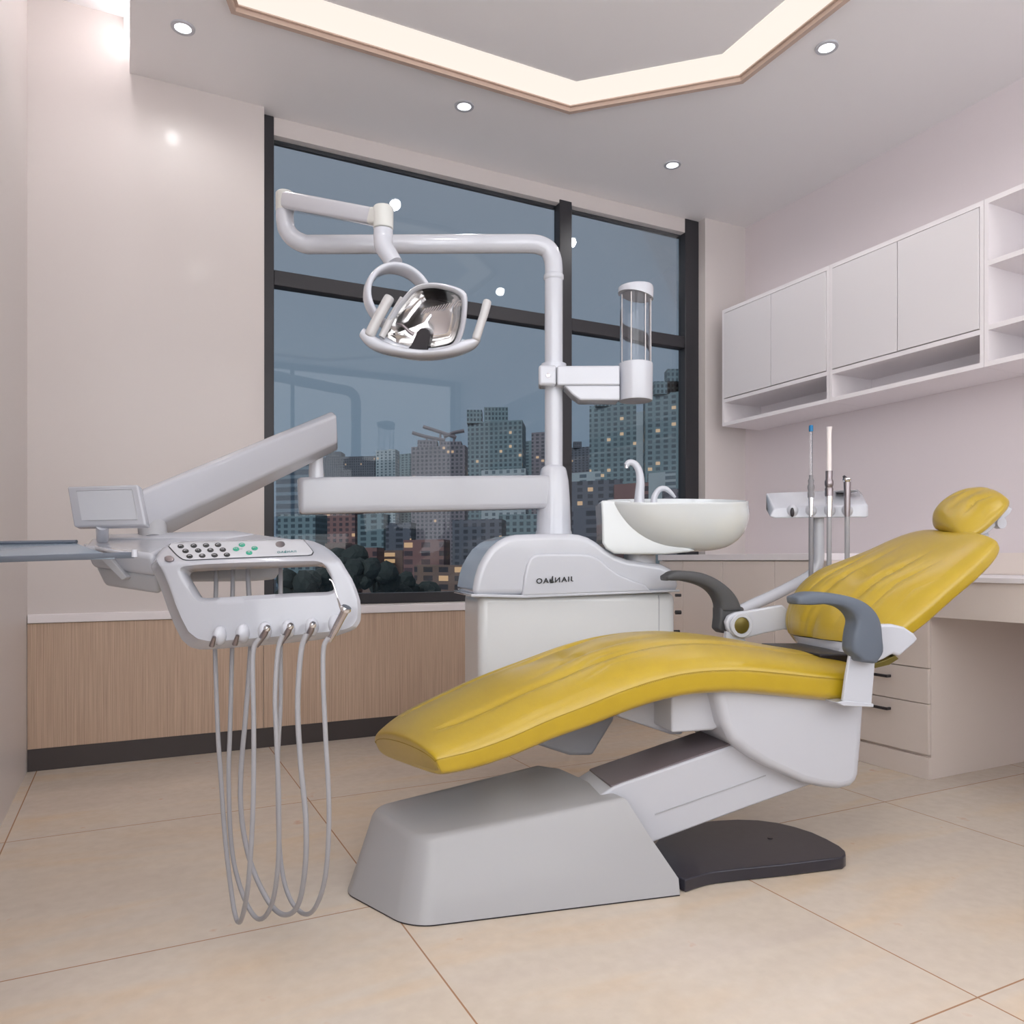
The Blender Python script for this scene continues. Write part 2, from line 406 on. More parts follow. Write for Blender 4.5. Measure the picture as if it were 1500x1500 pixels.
# window
QF = 3.94
p0, p1 = pL+.001, on_q(401.5, 500, QF)[0]
pm0, pm1 = on_q(820, 500, QF)[0], on_q(838, 500, QF)[0]
pr0, pr1 = on_q(1004, 500, QF)[0], pRt-.001
win = thing('window_1', 'wide dark framed window looking out on the city skyline', 'window', room((p0+pr1)/2, QF, ZS)); win['kind'] = 'structure'
bm = BM(); ql, qh = QF, QF+.07
rbox(bm, p0, p1, ql, qh, ZS+.001, 3.099); rbox(bm, pm0, pm1, ql, qh, ZS+.001, 3.03); rbox(bm, pr0, pr1-.0, ql, qh, ZS+.001, 3.099)
zt0, zt1 = on_q(403, 417, QF)[1], on_q(403, 394.5, QF)[1]
zb = on_q(545, 869, QF)[1]
rbox(bm, p1, pm0, ql+.006, qh, zt0, zt1); rbox(bm, pm1, pr0, ql+.006, qh, zt0, zt1)
rbox(bm, p1, pm0, ql+.006, qh, ZS+.001, zb); rbox(bm, pm1, pr0, ql+.006, qh, ZS+.001, zb)
rbox(bm, p1, pm0, ql+.05, qh, 2.99, 3.03); rbox(bm, pm1, pr0, ql+.05, qh, 2.99, 3.03)
finish(bm, 'window_frame', M['alu'], win, smooth=0, bevel=.003, seg=1)
for a, b in ((p1, pm0), (pm1, pr0)):
    for c, d in ((zb, zt0), (zt1, 3.0)):
        bm = BM(); rbox(bm, a-.004, b+.004, QF+.04, QF+.046, c-.004, d+.004); finish(bm, 'pane', M['glass'], win, smooth=0)

# ring light in the ceiling
def ring_pts(off, z):
    c1 = Vector((.280, 3.727)); c2 = Vector((1.035, 3.492)); c0 = Vector((-1.094, 3.054))
    def pq(v): return Vector((v.x*cT+v.y*sT, -v.x*sT+v.y*cT))
    a, b, c = pq(c0), pq(c1), pq(c2)
    a.y = b.y
    q_near = -.45
    P = [Vector((a.x, b.y)), Vector((b.x, b.y)), Vector((c.x, c.y)), Vector((c.x, q_near+.5)), Vector((b.x, q_near)), Vector((a.x, q_near)), Vector((a.x-.42, q_near+.5)), Vector((a.x-.42, b.y-.5))]
    # keep inside the room: left chamfer is short
    lx = a.x-.12
    P[6] = Vector((lx, q_near+.3)); P[7] = Vector((lx, b.y-.32))
    n = len(P); out = []
    for i in range(n):
        d1 = (P[i]-P[i-1]).normalized(); d2 = (P[(i+1) % n]-P[i]).normalized()
        n1 = Vector((d1.y, -d1.x)); n2 = Vector((d2.y, -d2.x))
        bis = (n1+n2).normalized(); k = off/max(.2, bis.dot(n1))
        out.append(P[i]+bis*k)
    return [room(v.x, v.y, z) for v in out]
def ringband(bm, o0, o1, z0, z1):
    A, B, C, E = ring_pts(o0, z0), ring_pts(o1, z0), ring_pts(o1, z1), ring_pts(o0, z1)
    rr = [A, B, C, E]; n = len(A)
    V = [[bm.verts.new(p) for p in r] for r in rr]
    for k in range(4):
        for i in range(n):
            bm.faces.new((V[k][i], V[k][(i+1) % n], V[(k+1) % 4][(i+1) % n], V[(k+1) % 4][i]))
rl = thing('ceiling_ring_light', 'large angular glowing band of light set flush in the ceiling with a bronze edge', 'ceiling light', room(1.2, 1.3, ZC))
bm = BM(); ringband(bm, .0, .175, ZC-.004, ZC+.0); finish(bm, 'light_strip', M['glow'], rl, smooth=0)
bm = BM(); ringband(bm, -.022, .0, ZC-.028, ZC); ringband(bm, -.0, .012, ZC-.010, ZC-.0045); finish(bm, 'edge_trim', M['brown'], rl, smooth=0)

# cove strip at the left edge of the dropped ceiling
bm = BM(); rbox(bm, -.02, -.001, .2, 3.85, 3.2, 3.25)
st = finish(bm, 'cove_light', M['strip'], smooth=0); tag(st, 'hidden light strip glowing in the raised ceiling cove by the left wall', 'strip light')

# downlights, then the added fill spots
spots = [(268, 40, 'leftmost small round ceiling downlight, near the raised cove'), (680, 155, 'small round ceiling downlight over the window between ring light and left pane'),
         (985, 241, 'small round ceiling downlight nearest the right pier of the window'), (1211, 69, 'small round ceiling downlight right of the ring light near the cabinet wall')]
def area_down(loc, power, size, name):
    l = bpy.data.lights.new(name, 'SPOT'); l.energy = power; l.spot_size = math.radians(165); l.spot_blend = .6; l.shadow_soft_size = size
    l.color = (1, .995, .995)
    o = bpy.data.objects.new(name, l); COL.objects.link(o); o.location = loc
    return o
for u, v, lab in spots:
    y = F*(ZC-CH)/(HZ-v); c = D(u, v, y); c.z = ZC
    t = thing('downlight', lab, 'downlight', c, 'recessed ceiling downlights')
    bm = BM(); lathe(bm, c, [(.033, -.006), (.046, -.006), (.048, 0), (.033, 0)], cap=False); finish(bm, 'trim_ring', M['whitem'], t)
    bm = BM(); lathe(bm, c, [(.0335, -.0035), (.0335, -.001)]); finish(bm, 'lens', M['dlens'], t)
    area_down(c - Vector((0, 0, .03)), 4 if u < 300 else 6, .032, 'downlight_and_fill_lamp')
for p, q in ((.45, 1.6), (.45, .2), (3.0, .9)):  # extra spots added out of view for fill, no fixtures built
    c = room(p, q, ZC)
    area_down(c - Vector((0, 0, .03)), 10, .06, 'downlight_and_fill_lamp')

# ================================================================= BUILT-IN FURNITURE (right wall)
PC = 3.33
qf = lambda u: on_p(u, 500, PC)[0]
q_end = 3.75; zb_, zd, zt_ = 1.744, 1.912, 2.472
th = .022
def wall_cabinet(qa, qb, doors, label, shelves=(), niche=True, loc=None):
    """qa near, qb far"""
    t = thing('wall_cabinet', label, 'wall cabinet', room((PC+PR)/2, (qa+qb)/2, zb_), 'wall cabinets')
    bm = BM()
    rbox(bm, PC, PR-.001, qa, qb, zt_-th, zt_); rbox(bm, PC, PR-.001, qa, qb, zb_, zb_+th)
    rbox(bm, PC, PR-.001, qa, qa+th*.8, zb_+th, zt_-th); rbox(bm, PC, PR-.001, qb-th*.8, qb, zb_+th, zt_-th)
    rbox(bm, PR-.012, PR-.001, qa+th*.8, qb-th*.8, zb_+th, zt_-th)
    if niche: rbox(bm, PC, PR-.013, qa+th*.8, qb-th*.8, zd-th, zd)
    finish(bm, 'carcass', M['lamd'], t, smooth=0)
    for z in shelves:
        bm = BM(); rbox(bm, PC+.0, PR-.013, qa+th*.8, qb-th*.8, z-th/2, z+th/2); finish(bm, 'shelf', M['lamd'], t, smooth=0)
    for a, b in doors:
        bm = BM(); rbox(bm, PC-.004, PC+.014, a+.002, b-.002, zd+.004, zt_-th-.004); finish(bm, 'door', M['lam'], t, smooth=0, bevel=.0015, seg=1)
        if len(doors) and True: pass
    return t
qm = qf(1215); q2 = qf(1129.5); q3 = qf(1315); q4 = qf(1441.5)
wall_cabinet(qm+.001, q_end, [(qm+.02, q2), (q2, q_end-.018)], 'pale two-door wall cabinet with open niche, at the window end of the row')
wall_cabinet(q4+.001, qm-.001, [(q4+.02, q3), (q3, qm-.018)], 'pale two-door wall cabinet with open niche, between the window-end unit and the open shelves')
wall_cabinet(.7, q4-.001, [], 'pale open wall shelf unit with no doors, cut by the frame edge', shelves=(1.912, 2.19), niche=False)
# base cabinets
PB = 2.94
gb = lambda u: on_p(u, 900, PB)[0]
ZCT = .938
def base_cabinet(qa, qb, z1, fronts, label, handles=(), name='base_cabinet', cat='base cabinet'):
    t = thing(name, label, cat, room(3.25, (qa+qb)/2, 0))
    bm = BM(); rbox(bm, PB+.018, PR-.001, qa, qb, .09, z1); rbox(bm, PB+.002, PR-.001, qa, qb, .0005, .09)
    finish(bm, 'body', M['lamw'], t, smooth=0)
    for nm, a, b, c, d, hs in fronts:
        bm = BM(); rbox(bm, PB, PB+.0175, a+.0015, b-.0015, c+.002, d-.002); f = finish(bm, nm, M['lamw'], t, smooth=0, bevel=.0015, seg=1)
        if hs:
            L = .075; hq, hz = on_p(1301, 995, PB-.02)[0]+L, hs
            bm = BM()
            rbox(bm, PB-.028, PB-.018, hq-L, hq+L, hz-.006, hz+.006)
            rbox(bm, PB-.02, PB-.0005, hq-L, hq-L+.01, hz-.006, hz+.006); rbox(bm, PB-.02, PB-.0005, hq+L-.01, hq+L, hz-.006, hz+.006)
            finish(bm, 'handle', M['handle'], f, smooth=0, bevel=.002, seg=2)
    return t
qd0, qd1 = 2.08, 2.62
zf = lambda v: on_p(1353, v, PB)[1]
dz1, dz2, dz0 = zf(979), zf(1031), .1
base_cabinet(qd0, qd1-.001, .815, [('drawer', qd0, qd1, dz1, .815, 0), ('drawer', qd0, qd1, dz2, dz1, (dz1+dz2)/2+.022), ('drawer', qd0, qd1, dz0, dz2, dz2-.045)],
             'beige drawer unit with slim black handles under the desk end', name='drawer_cabinet', cat='drawer cabinet')
edges = [qd1, on_p(1212, 900, PB)[0], gb(1134.5), gb(1058.4), gb(1000), 3.878]
ds = [('door', edges[i], edges[i+1], .1, ZCT-.036, 0) for i in range(len(edges)-1)]
base_cabinet(qd1+.001, 3.878, ZCT-.035, ds, 'long low pale cabinet with plain doors running to the window wall')
bm = BM(); rbox(bm, PB-.01, PR-.001, qd1+.001, 3.878, ZCT-.034, ZCT); tag(finish(bm, 'countertop', M['lamd'], smooth=0, bevel=.002), 'pale thin countertop on the long low cabinet by the window', 'countertop')
t = thing('desk', 'pale built-in desk with a deep apron at the right edge behind the backrest', 'desk', room(3.2, 1.4, 0))
bm = BM(); rbox(bm, PB-.02, PR-.001, .55, qd1, .817, .837); finish(bm, 'desk_top', M['lamd'], t, smooth=0, bevel=.002)
bm = BM(); rbox(bm, PB-.004, PB+.016, .57, qd0-.001, .672, .816); finish(bm, 'apron', M['lamw'], t, smooth=0)
bm = BM(); rbox(bm, PB, PR-.001, .55, .57, .0005, .816); finish(bm, 'side_panel', M['lamw'], t, smooth=0)
bm = BM(); rbox(bm, PR-.016, PR-.001, .55, qd1, .838, ZCT); finish(bm, 'backsplash', M['lamw'], t, smooth=0)

# ================================================================= DENTAL CHAIR
chair = thing('dental_chair', 'reclined yellow leather dental chair on a white base with a dark floor plate', 'dental chair', ch(.6, .25, 0))
# floor plate
top = [(940, 1262), (965, 1228), (1000, 1211), (1043, 1202), (1080, 1200), (1110, 1201), (1140, 1205), (1165, 1211), (1190, 1219), (1212, 1229), (1230, 1239), (1238, 1246), (1239, 1252), (1234, 1256), (1215, 1258), (1150, 1266), (1080, 1273), (1050, 1276.5), (1035, 1279), (1018, 1284), (1004, 1289), (990, 1282), (940, 1272)]
bm = BM(); a = [Zp(u, v, .036) for u, v in top]; b = [Vector((p.x, p.y, .001)) for p in a]
loft2(bm, b, a); finish(bm, 'floor_plate', M['navy'], chair, smooth=30, bevel=.004, seg=3, blim=50)
bm = BM(); lathe(bm, Zp(1128, 1228, .036), [(.008, 0), (.008, .002)]); finish(bm, 'bolt', M['dark'], chair)
# base cover
B = [Zp(496, 1302, .004), Zp(601, 1359, .004), Zp(996, 1310.5, .004), ch(.74, .47, .004), ch(-.02, .47, .004)]
T = [N(538, 1182, .41), N(612, 1229, .055), N(914, 1166, .06), N(822, 1126, .40), N(790, 1117, .42)]
# right edge of the near side has a knee
bm = BM()
vb = [bm.verts.new(p) for p in B]; vt = [bm.verts.new(p) for p in T]; n = len(B)
kn = bm.verts.new(N(953, 1227, .045)); kn2 = bm.verts.new(N(994, 1287, .006))
for i in range(n):
    if i == 1: f = (vb[1], vb[2], kn2, kn, vt[2], vt[1])
    elif i == 2: f = (vb[2], vb[3], vt[3], vt[2], kn, kn2)
    else: f = (vb[i], vb[(i+1) % n], vt[(i+1) % n], vt[i])
    bm.faces.new(f)
bm.faces.new(vb[::-1]); tf = bm.faces.new(vt)
def ekey(a, b): return bm.edges.get((a, b))
bmesh.ops.bevel(bm, geom=[ekey(vb[0], vt[0]), ekey(vb[1], vt[1])], offset=.06, segments=8, profile=.5, affect='EDGES', clamp_overlap=True)
te = [e for e in bm.edges if all(v.co.z > .16 for v in e.verts) and abs(e.verts[0].co.z-e.verts[1].co.z) < .12 and e.calc_face_angle(0) > .3]
bmesh.ops.bevel(bm, geom=te, offset=.016, segments=5, profile=.5, affect='EDGES', clamp_overlap=True)
gk = [v.co.copy() for v in bm.verts if v.co.z < .0045]
gc = sum(gk, Vector())/len(gk); gk.sort(key=lambda p: math.atan2(p.y-gc.y, p.x-gc.x))
finish(bm, 'base_cover', M['coverp'], chair, smooth=42)
# thin dark gasket under the cover
bm = BM(); loft2(bm, [Vector((p.x, p.y, .0008)) for p in gk], [Vector((p.x, p.y, .0038)) for p in gk]); finish(bm, 'gasket', M['dark'], chair, smooth=0)
# lift arm
bm = BM(); a, b = prof_extrude([(868, 1172), (900, 1152.5), (911, 1148), (1015.6, 1112), (1080, 1090), (1170, 1110), (1190, 1149), (1100, 1181), (960, 1233), (905, 1255)], .10, .29)
loft2(bm, a, b); finish(bm, 'lift_arm', M['whitem'], chair, smooth=30, bevel=.006, seg=3, blim=50)
bm = BM(); a, b = prof_extrude([(960, 1192.5), (1122, 1135.5), (1122, 1137), (960, 1194)], .0975, .11)
loft2(bm, a, b); finish(bm, 'lift_arm_joint_line', M['greyp'], chair, smooth=0)
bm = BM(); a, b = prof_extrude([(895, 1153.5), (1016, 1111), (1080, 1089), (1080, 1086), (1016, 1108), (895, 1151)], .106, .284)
loft2(bm, a, b); finish(bm, 'lift_arm_top_shade', M['arm_shade'], chair, smooth=30)  # thin dark slab: shade under the seat put into its colour
# seat shell
bm = BM(); a, b = prof_extrude([(1050, 990), (1050, 1020), (1060, 1062), (1072, 1086), (1095, 1106), (1122, 1123), (1176, 1148), (1205, 1155), (1232, 1158), (1249, 1154), (1257, 1146), (1261, 1136), (1266, 1080), (1269, 1026), (1269, 990)], .045, .42)
loft2(bm, a, b); finish(bm, 'seat_shell', M['whitem'], chair, smooth=30, bevel=.025, seg=5, blim=50)
bm = BM(); a, b = prof_extrude([(984, 1005), (984, 1074), (1045, 1070), (1060, 1062), (1060, 1005)], .10, .40)
loft2(bm, a, b); finish(bm, 'seat_frame', M['whitem'], chair, smooth=30, bevel=.008, blim=50)
bm = BM(); a, b = prof_extrude([(905, 1030), (905, 1050), (983, 1076), (1000, 1076), (1000, 1015)], .22, .42)
loft2(bm, a, b); finish(bm, 'seat_bracket', M['whitem'], chair, smooth=30, bevel=.006, blim=50)

SG = lambda l, c, w: math.exp(-((l-c)/w)**2)
def pillow(near, far, Tf, crown=.02, e=4.0, ee=5, ncorner=.10, nl=90, nw=72, disp=None, flip=1, endlen=1.0):
    nr = resample(catmull(near, 8), 240); fr = resample(catmull(far, 8), 240)
    rs = []; info = []
    endp = [(.5)**k for k in range(24, 3, -1)]
    S = [-1+e_ for e_ in endp] + [-1+endp[-1]+(2-2*endp[-1])*i/nl for i in range(1, nl)] + [1-e_ for e_ in endp[::-1]]
    for i, s in enumerate(S):
        es = max(1e-4, 1-abs(s)**ee)**(1/ee)
        l = (s+1)/2; x = l*239; k = min(238, int(x)); f = x-k
        a = nr[k].lerp(nr[k+1], f); b = fr[k].lerp(fr[k+1], f)
        k2 = min(239, k+6); k1 = max(0, k-6)
        tan = ((nr[k2]+fr[k2])-(nr[k1]+fr[k1])).normalized()
        W = (a-b)/2; Mc = (a+b)/2
        n = tan.cross(W).normalized()*flip
        if n.z < 0: n = -n
        T = Tf(l) if callable(Tf) else Tf
        wsc = 1-(1-es)*ncorner; ring = []
        for j in range(nw):
            ph = 2*PI*j/nw
            cw = sg(math.cos(ph), 2/e); h = sg(math.sin(ph), 2/e)
            off = n*(T/2*h*es)
            if h > 0:
                g = (1-min(1, abs(cw))**2.2)*es*min(1, h*1.2)
                off += n*((crown(l) if callable(crown) else crown)*g)
                if disp: off += n*disp(l, cw)*min(1, h*1.3)*es
            ring.append(Mc + W*cw*wsc + off)
        rs.append(ring)
        info.append((Mc, W, n, T, l, es, wsc))
    return rs, info
def seam_on(rs, j, off=.0006, i0=0, i1=None):
    i1 = i1 or len(rs)
    out = []
    for i in range(i0, i1):
        r = rs[i]; c = sum(r, Vector())/len(r); p = r[j % len(r)]
        out.append(p+(p-c).normalized()*off)
    return out
# ---- seat
near_px = [(643, 1122), (696, 1110), (751, 1091), (809, 1066), (867, 1044), (920, 1023), (970, 1007), (1020, 997), (1080, 994), (1140, 998), (1200, 1004), (1276, 1010)]
far_px = [(551, 1092), (590, 1062), (640, 1037), (700, 1012), (765, 992), (825, 973), (880, 963), (935, 960), (990, 963), (1045, 970), (1090, 976), (1135, 982)]
near = [N(u, v, .0) for u, v in near_px]; far = [N(u, v, .50) for u, v in far_px]
Tseat = lambda l: .082+.022*min(1, l/.35)
def pleat(l, c, l0, c0, wl, wc, k, fan, amp, slant=0.0):
    # gathered creases running lengthwise, fanning out from a line at l0
    m = math.exp(-((l-l0)/wl)**2-((c-c0)/wc)**2)
    if m < .01: return 0
    x = (c-c0-slant*(l-l0))/(1+fan*abs(l-l0))
    v = .8*(1-abs(math.sin(x*k)))**2.2 + .7*(1-abs(math.sin(x*k)))**7
    v2 = (1-abs(math.sin(x*k*1.63+1.1)))**3
    return amp*m*(.45*math.sin(x*k)**2 - v - .4*v2)
def seat_disp(l, c):
    d = pleat(l, c, .42, -.25, .13, .55, 14, 1.2, .012, -.4)
    d += pleat(l, c, .58, -.45, .09, .40, 13, 1.0, .008, -.3)
    # panel channel
    cc = .52
    ch_ = math.exp(-((abs(c)-cc)/.05)**2)*min(1, max(0, (l-.04)/.05))*min(1, max(0, (.93-l)/.1))
    d -= .006*ch_
    d += .006*math.exp(-((c)/.45)**2)*SG(l, .25, .25)
    return d
rs, info = pillow(near, far, Tseat, crown=lambda l: .030+.02*SG(l, .55, .3), disp=seat_disp, e=4.4, ee=16, ncorner=.10, nl=280, nw=360)
bm = BM(); rings(bm, rs); seat = finish(bm, 'seat_cushion', M['yellow'], chair, smooth=80)
nw = 360
# seam just below the near shoulder, running round the end: constant j
for j in (6, 104):
    pass
bm = BM(); tube(bm, seam_on(rs, 9, -.0004), .0013, seg=6, smooth=0); finish(bm, 'piping', M['seam'], seat)
bm = BM(); tube(bm, seam_on(rs, nw//2-9, -.0004), .0013, seg=6, smooth=0); finish(bm, 'piping', M['seam'], seat)
h9 = sg(math.sin(2*PI*9/nw), 2/4.4)
ie = min(range(0, 24), key=lambda i: abs(info[i][5]-h9))
bm = BM(); rr_ = rs[ie]; cc_ = sum(rr_, Vector())/len(rr_); tube(bm, [rr_[j]+(cc_-rs[40][0].lerp(rs[40][nw//2], .5)).normalized()*.0003 for j in range(10, nw//2-9, 2)], .0013, seg=6, smooth=0); finish(bm, 'piping', M['seam'], seat)
bm = BM()
# stitches beside the seam on the middle third
S = seam_on(rs, 7, .0002, 140, 290)
S = resample(S, 120)
for k in range(0, 118): tube(bm, [S[k]+(S[k+1]-S[k])*.15, S[k]+(S[k+1]-S[k])*.7], .0009, seg=4, smooth=0)
finish(bm, 'stitching', M['seam'], seat, smooth=0)
# centre panel seam
jj = None
best = min(range(1, nw//2), key=lambda j: abs(sg(math.cos(2*PI*j/nw), 2/4.4)-.52))
best2 = min(range(1, nw//2), key=lambda j: abs(sg(math.cos(2*PI*j/nw), 2/4.4)+.52))
for b_ in (best, best2):
    bm = BM(); tube(bm, seam_on(rs, b_, -.0006, 26, 300), .0012, seg=6, smooth=0); finish(bm, 'panel_seam', M['seam'], seat)

# ---- backrest
near_px = [(1255, 972), (1290, 953), (1325, 928), (1360, 901), (1395, 869), (1430, 838), (1456, 812), (1467, 797)]
far_px = [(1215, 962), (1180, 944), (1160, 922), (1158, 898), (1171, 868), (1196, 846), (1230, 833), (1268, 819), (1300, 805), (1328, 795), (1350, 792)]
near = [N(u, v, .03) for u, v in near_px]; far = [N(u, v, .54) for u, v in far_px]
def back_disp(l, c):
    d = 0
    d += pleat(l, c, .50, .0, .17, .50, 13, 1.0, .013, .25)
    d += pleat(l, c, .20, -.2, .12, .6, 5, 1.0, .009, .3)
    d -= .004*math.exp(-((l-.38)/.03)**2)*math.exp(-(c/.5)**2)
    d -= .02*math.exp(-((l-1.0)/.05)**2)*math.exp(-(c/.25)**2)
    return d
rb, info = pillow(near, far, .082, crown=lambda l: .028, disp=back_disp, e=4, ee=6, ncorner=.14, nl=240, nw=360)
bm = BM(); rings(bm, rb); back = finish(bm, 'backrest_cushion', M['yellow'], chair, smooth=80)
for j in (8, nw-8, nw//2-8):
    bm = BM(); tube(bm, seam_on(rb, j, .0003), .0012, seg=6, smooth=0); finish(bm, 'piping', M['seam'], back)
# back shell behind the cushion
def shifted(rs, info, k0, k1, wsc, d0, d1, i0, i1, step=4):
    A = []
    for i in range(i0, i1, step):
        Mc, W, n, T, l, es, ws = info[i]
        A.append([Mc+W*wsc*c-n*d for c, d in ((-1, d0), (-.7, d1), (.7, d1), (1, d0))] + [Mc+W*wsc*c-n*(T/2-.004) for c in (1, -1)])
    return A
bm = BM(); rings(bm, shifted(rb, info, 0, 0, .70, .05, .062, 45, 245, 8)); finish(bm, 'backrest_shell', M['white'], chair, smooth=30, bevel=.006)
# ---- headrest
near = [N(u, v, .15) for u, v in [(1417, 791), (1438, 778), (1461, 758), (1486, 735)]]
far = [N(u, v, .40) for u, v in [(1362, 772), (1371, 748), (1396, 729), (1436, 720)]]
def head_disp(l, c):
    return pleat(l, c, .55, -.05, .22, .5, 8, 1.5, .009, .2)
rh, ih = pillow(near, far, .055, crown=.022, disp=head_disp, e=2.7, ee=3.0, ncorner=.45, nl=120, nw=140)
bm = BM(); rings(bm, rh); head = finish(bm, 'headrest_cushion', M['yellow'], chair, smooth=80)
bm = BM(); tube(bm, seam_on(rh, 5, -.0003), .0011, seg=6, smooth=0); finish(bm, 'piping', M['seam'], head)
bm = BM(); a, b = prof_extrude([(1428, 781), (1455, 762), (1478, 741), (1484, 745), (1480, 753), (1462, 768), (1450, 779), (1430, 789)], .20, .30)
loft2(bm, a, b); brk = finish(bm, 'headrest_bracket', M['white'], chair, smooth=30, bevel=.004, blim=50)
bm = BM(); c = N(1468, 766, .19); lathe(bm, c, [(.019, 0), (.019, .02)], axis=Vector((-sP, cP, 0)), seg=24); finish(bm, 'knob', M['whitem'], brk)
bm = BM(); tube(bm, [N(1437, 783, .26), N(1410, 795, .27), N(1396, 806, .28), N(1375, 835, .29)], .016, smooth=4, flat=(Vector((-sP, cP, 0)), 2.2)); finish(bm, 'headrest_bar', M['white'], chair)
# ---- near armrest
WD = Vector((-sP, cP, 0))
def armrest(tops, bots, s0, s1, m1, nm):
    top = catmull([N(u, v, s0) for u, v in tops], 6); bot = catmull([N(u, v, s0) for u, v in bots], 6)
    k = 40; top = resample(top, k); bot = resample(bot, k); w = WD*(s1-s0)
    rr = []
    for a, b in zip(top, bot):
        m = (a+b)/2; h = (a-b)/2; ring = []
        for j in range(20):
            ph = 2*PI*j/20
            ring.append(m+w/2+h*sg(math.sin(ph), .45)+w/2*sg(math.cos(ph), .45))
        rr.append(ring)
    # rounded tips
    for idx, sgn in ((0, -1), (-1, 1)):
        r = rr[idx]; c = sum(r, Vector())/len(r)
        d = (rr[idx]and (sum(rr[0 if idx == 0 else -1], Vector())/20 - sum(rr[1 if idx == 0 else -2], Vector())/20)).normalized()
        e1 = [c+(p-c)*.93+d*.006 for p in r]; e2 = [c+(p-c)*.7+d*.010 for p in r]
        if idx == 0: rr = [e2, e1]+rr
        else: rr = rr+[e1, e2]
    bm = BM(); rings(bm, rr); return finish(bm, nm, m1, chair, smooth=50)
armrest([(1174, 873), (1190, 867.5), (1215, 868), (1245, 873), (1268, 881), (1285, 895), (1294, 912), (1297, 935), (1298, 955), (1290, 968)],
        [(1176, 886), (1190, 887), (1215, 886), (1238, 890), (1252, 900), (1257, 912), (1254, 926), (1252, 940), (1252, 955), (1262, 965)], -.075, -.01, M['armr'], 'armrest')
bm = BM(); a, b = prof_extrude([(1250, 938), (1262, 925), (1285, 930), (1282, 972), (1277, 1033), (1235, 1027), (1240, 990), (1247, 950)], -.03, -.018)
loft2(bm, a, b); post = finish(bm, 'armrest_post', M['white'], chair, smooth=30, bevel=.003, blim=50)
bm = BM(); a, b = prof_extrude([(1226, 1029), (1240, 1026.5), (1280, 1031), (1280, 1036), (1236, 1034)], -.032, .05)
loft2(bm, a, b); finish(bm, 'post_foot', M['white'], post, smooth=30, bevel=.002)
bm = BM(); lathe(bm, N(1262, 940, -.008), [(.044, 0), (.046, .004), (.046, .012), (.04, .016)], axis=WD, seg=40); finish(bm, 'pivot_disc', M['white'], chair)
bm = BM(); a, b = prof_extrude([(1270, 960), (1275, 925), (1290, 915), (1307, 914), (1325, 918), (1340, 928), (1346, 936), (1340, 943), (1318, 962), (1309, 958), (1295, 966), (1280, 972)], -.008, .03)
loft2(bm, a, b); finish(bm, 'side_cover', M['white'], chair, smooth=30, bevel=.008, seg=4, blim=40)
bm = BM(); a, b = prof_extrude([(1280, 972), (1297, 967), (1312, 960), (1317, 965), (1303, 974), (1282, 979)], .0, .04)
loft2(bm, a, b); finish(bm, 'hinge_bar', M['bronze'], chair, smooth=30, bevel=.002)
# recline hinge between seat and back
bm = BM(); a, b = prof_extrude([(1200, 958), (1290, 958), (1290, 976), (1262, 985), (1262, 1000), (1215, 1000)], .1, .42)
loft2(bm, a, b); finish(bm, 'recline_hinge', M['dark'], chair, smooth=30, bevel=.006)
# ---- far armrest
armrest([(981, 842), (990, 836.5), (1005, 836), (1030, 839), (1052, 848), (1071, 862), (1083, 877), (1089, 892)],
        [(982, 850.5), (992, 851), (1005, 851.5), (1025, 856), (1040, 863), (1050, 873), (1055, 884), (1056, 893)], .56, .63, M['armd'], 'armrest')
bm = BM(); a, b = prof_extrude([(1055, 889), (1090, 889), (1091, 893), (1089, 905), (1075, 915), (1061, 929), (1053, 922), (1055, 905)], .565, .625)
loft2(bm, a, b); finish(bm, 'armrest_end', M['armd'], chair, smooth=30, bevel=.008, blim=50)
bm = BM(); a, b = prof_extrude([(1068, 902), (1078, 897), (1100, 894), (1146, 886), (1165, 900), (1168, 925), (1150, 922), (1120, 928), (1090, 936), (1074, 932), (1066, 922), (1064, 911)], .535, .558)
loft2(bm, a, b); lk = finish(bm, 'recline_link', M['white'], chair, smooth=30, bevel=.006, seg=3, blim=40)
bm = BM(); lathe(bm, N(1085, 916, .5345), [(.042, 0), (.044, -.006), (.041, -.010), (.030, -.010), (.029, -.004)], axis=WD, seg=36); finish(bm, 'pivot_ring', M['white'], lk)
bm = BM(); lathe(bm, N(1085, 916, .5345), [(.0285, .0), (.0285, -.007), (.025, -.009)], axis=WD, seg=36); finish(bm, 'pivot_button', M['bronze'], lk)
bm = BM(); a, b = prof_extrude([(1064, 925), (1090, 932), (1095, 948), (1064, 942)], .54, .556)
loft2(bm, a, b); finish(bm, 'link_bracket', M['white'], chair, smooth=30)

# ================================================================= SPITTOON UNIT
YM = 2.93
unit = thing('spittoon_unit', 'white dental side unit with rinse bowl, swan-neck faucets and round-shouldered top behind the chair', 'dental unit', N(850, 1050, .87))
bm = BM(); a, b = prof_extrude([(702, 870), (702, 1062), (991, 1030), (991, 868)], .735, 1.04)
loft2(bm, a, b); finish(bm, 'cabinet_body', M['unitp'], unit, smooth=30, bevel=.03, seg=5, blim=50)
bm = BM(); a, b = prof_extrude([(965, 872), (966, 872), (966, 1035), (965, 1035)], .7335, .75)
loft2(bm, a, b); finish(bm, 'cabinet_joint_line', M['greyp'], unit, smooth=0)
prof = [(693, 873), (694, 862), (697, 845), (702, 829), (709, 816), (718, 803), (730, 793), (742, 786.5), (756, 783), (800, 781.5), (835, 781.5), (850, 783), (863, 787), (875, 794), (888, 804), (903, 813), (920, 819), (945, 822.5), (970, 826), (984, 833), (992, 843), (995, 855), (995, 866)]
bm = BM(); a, b = prof_extrude(prof, .715, 1.07)
loft2(bm, a, b); finish(bm, 'top_cover', M['white'], unit, smooth=50, bevel=.05, seg=8, blim=60)
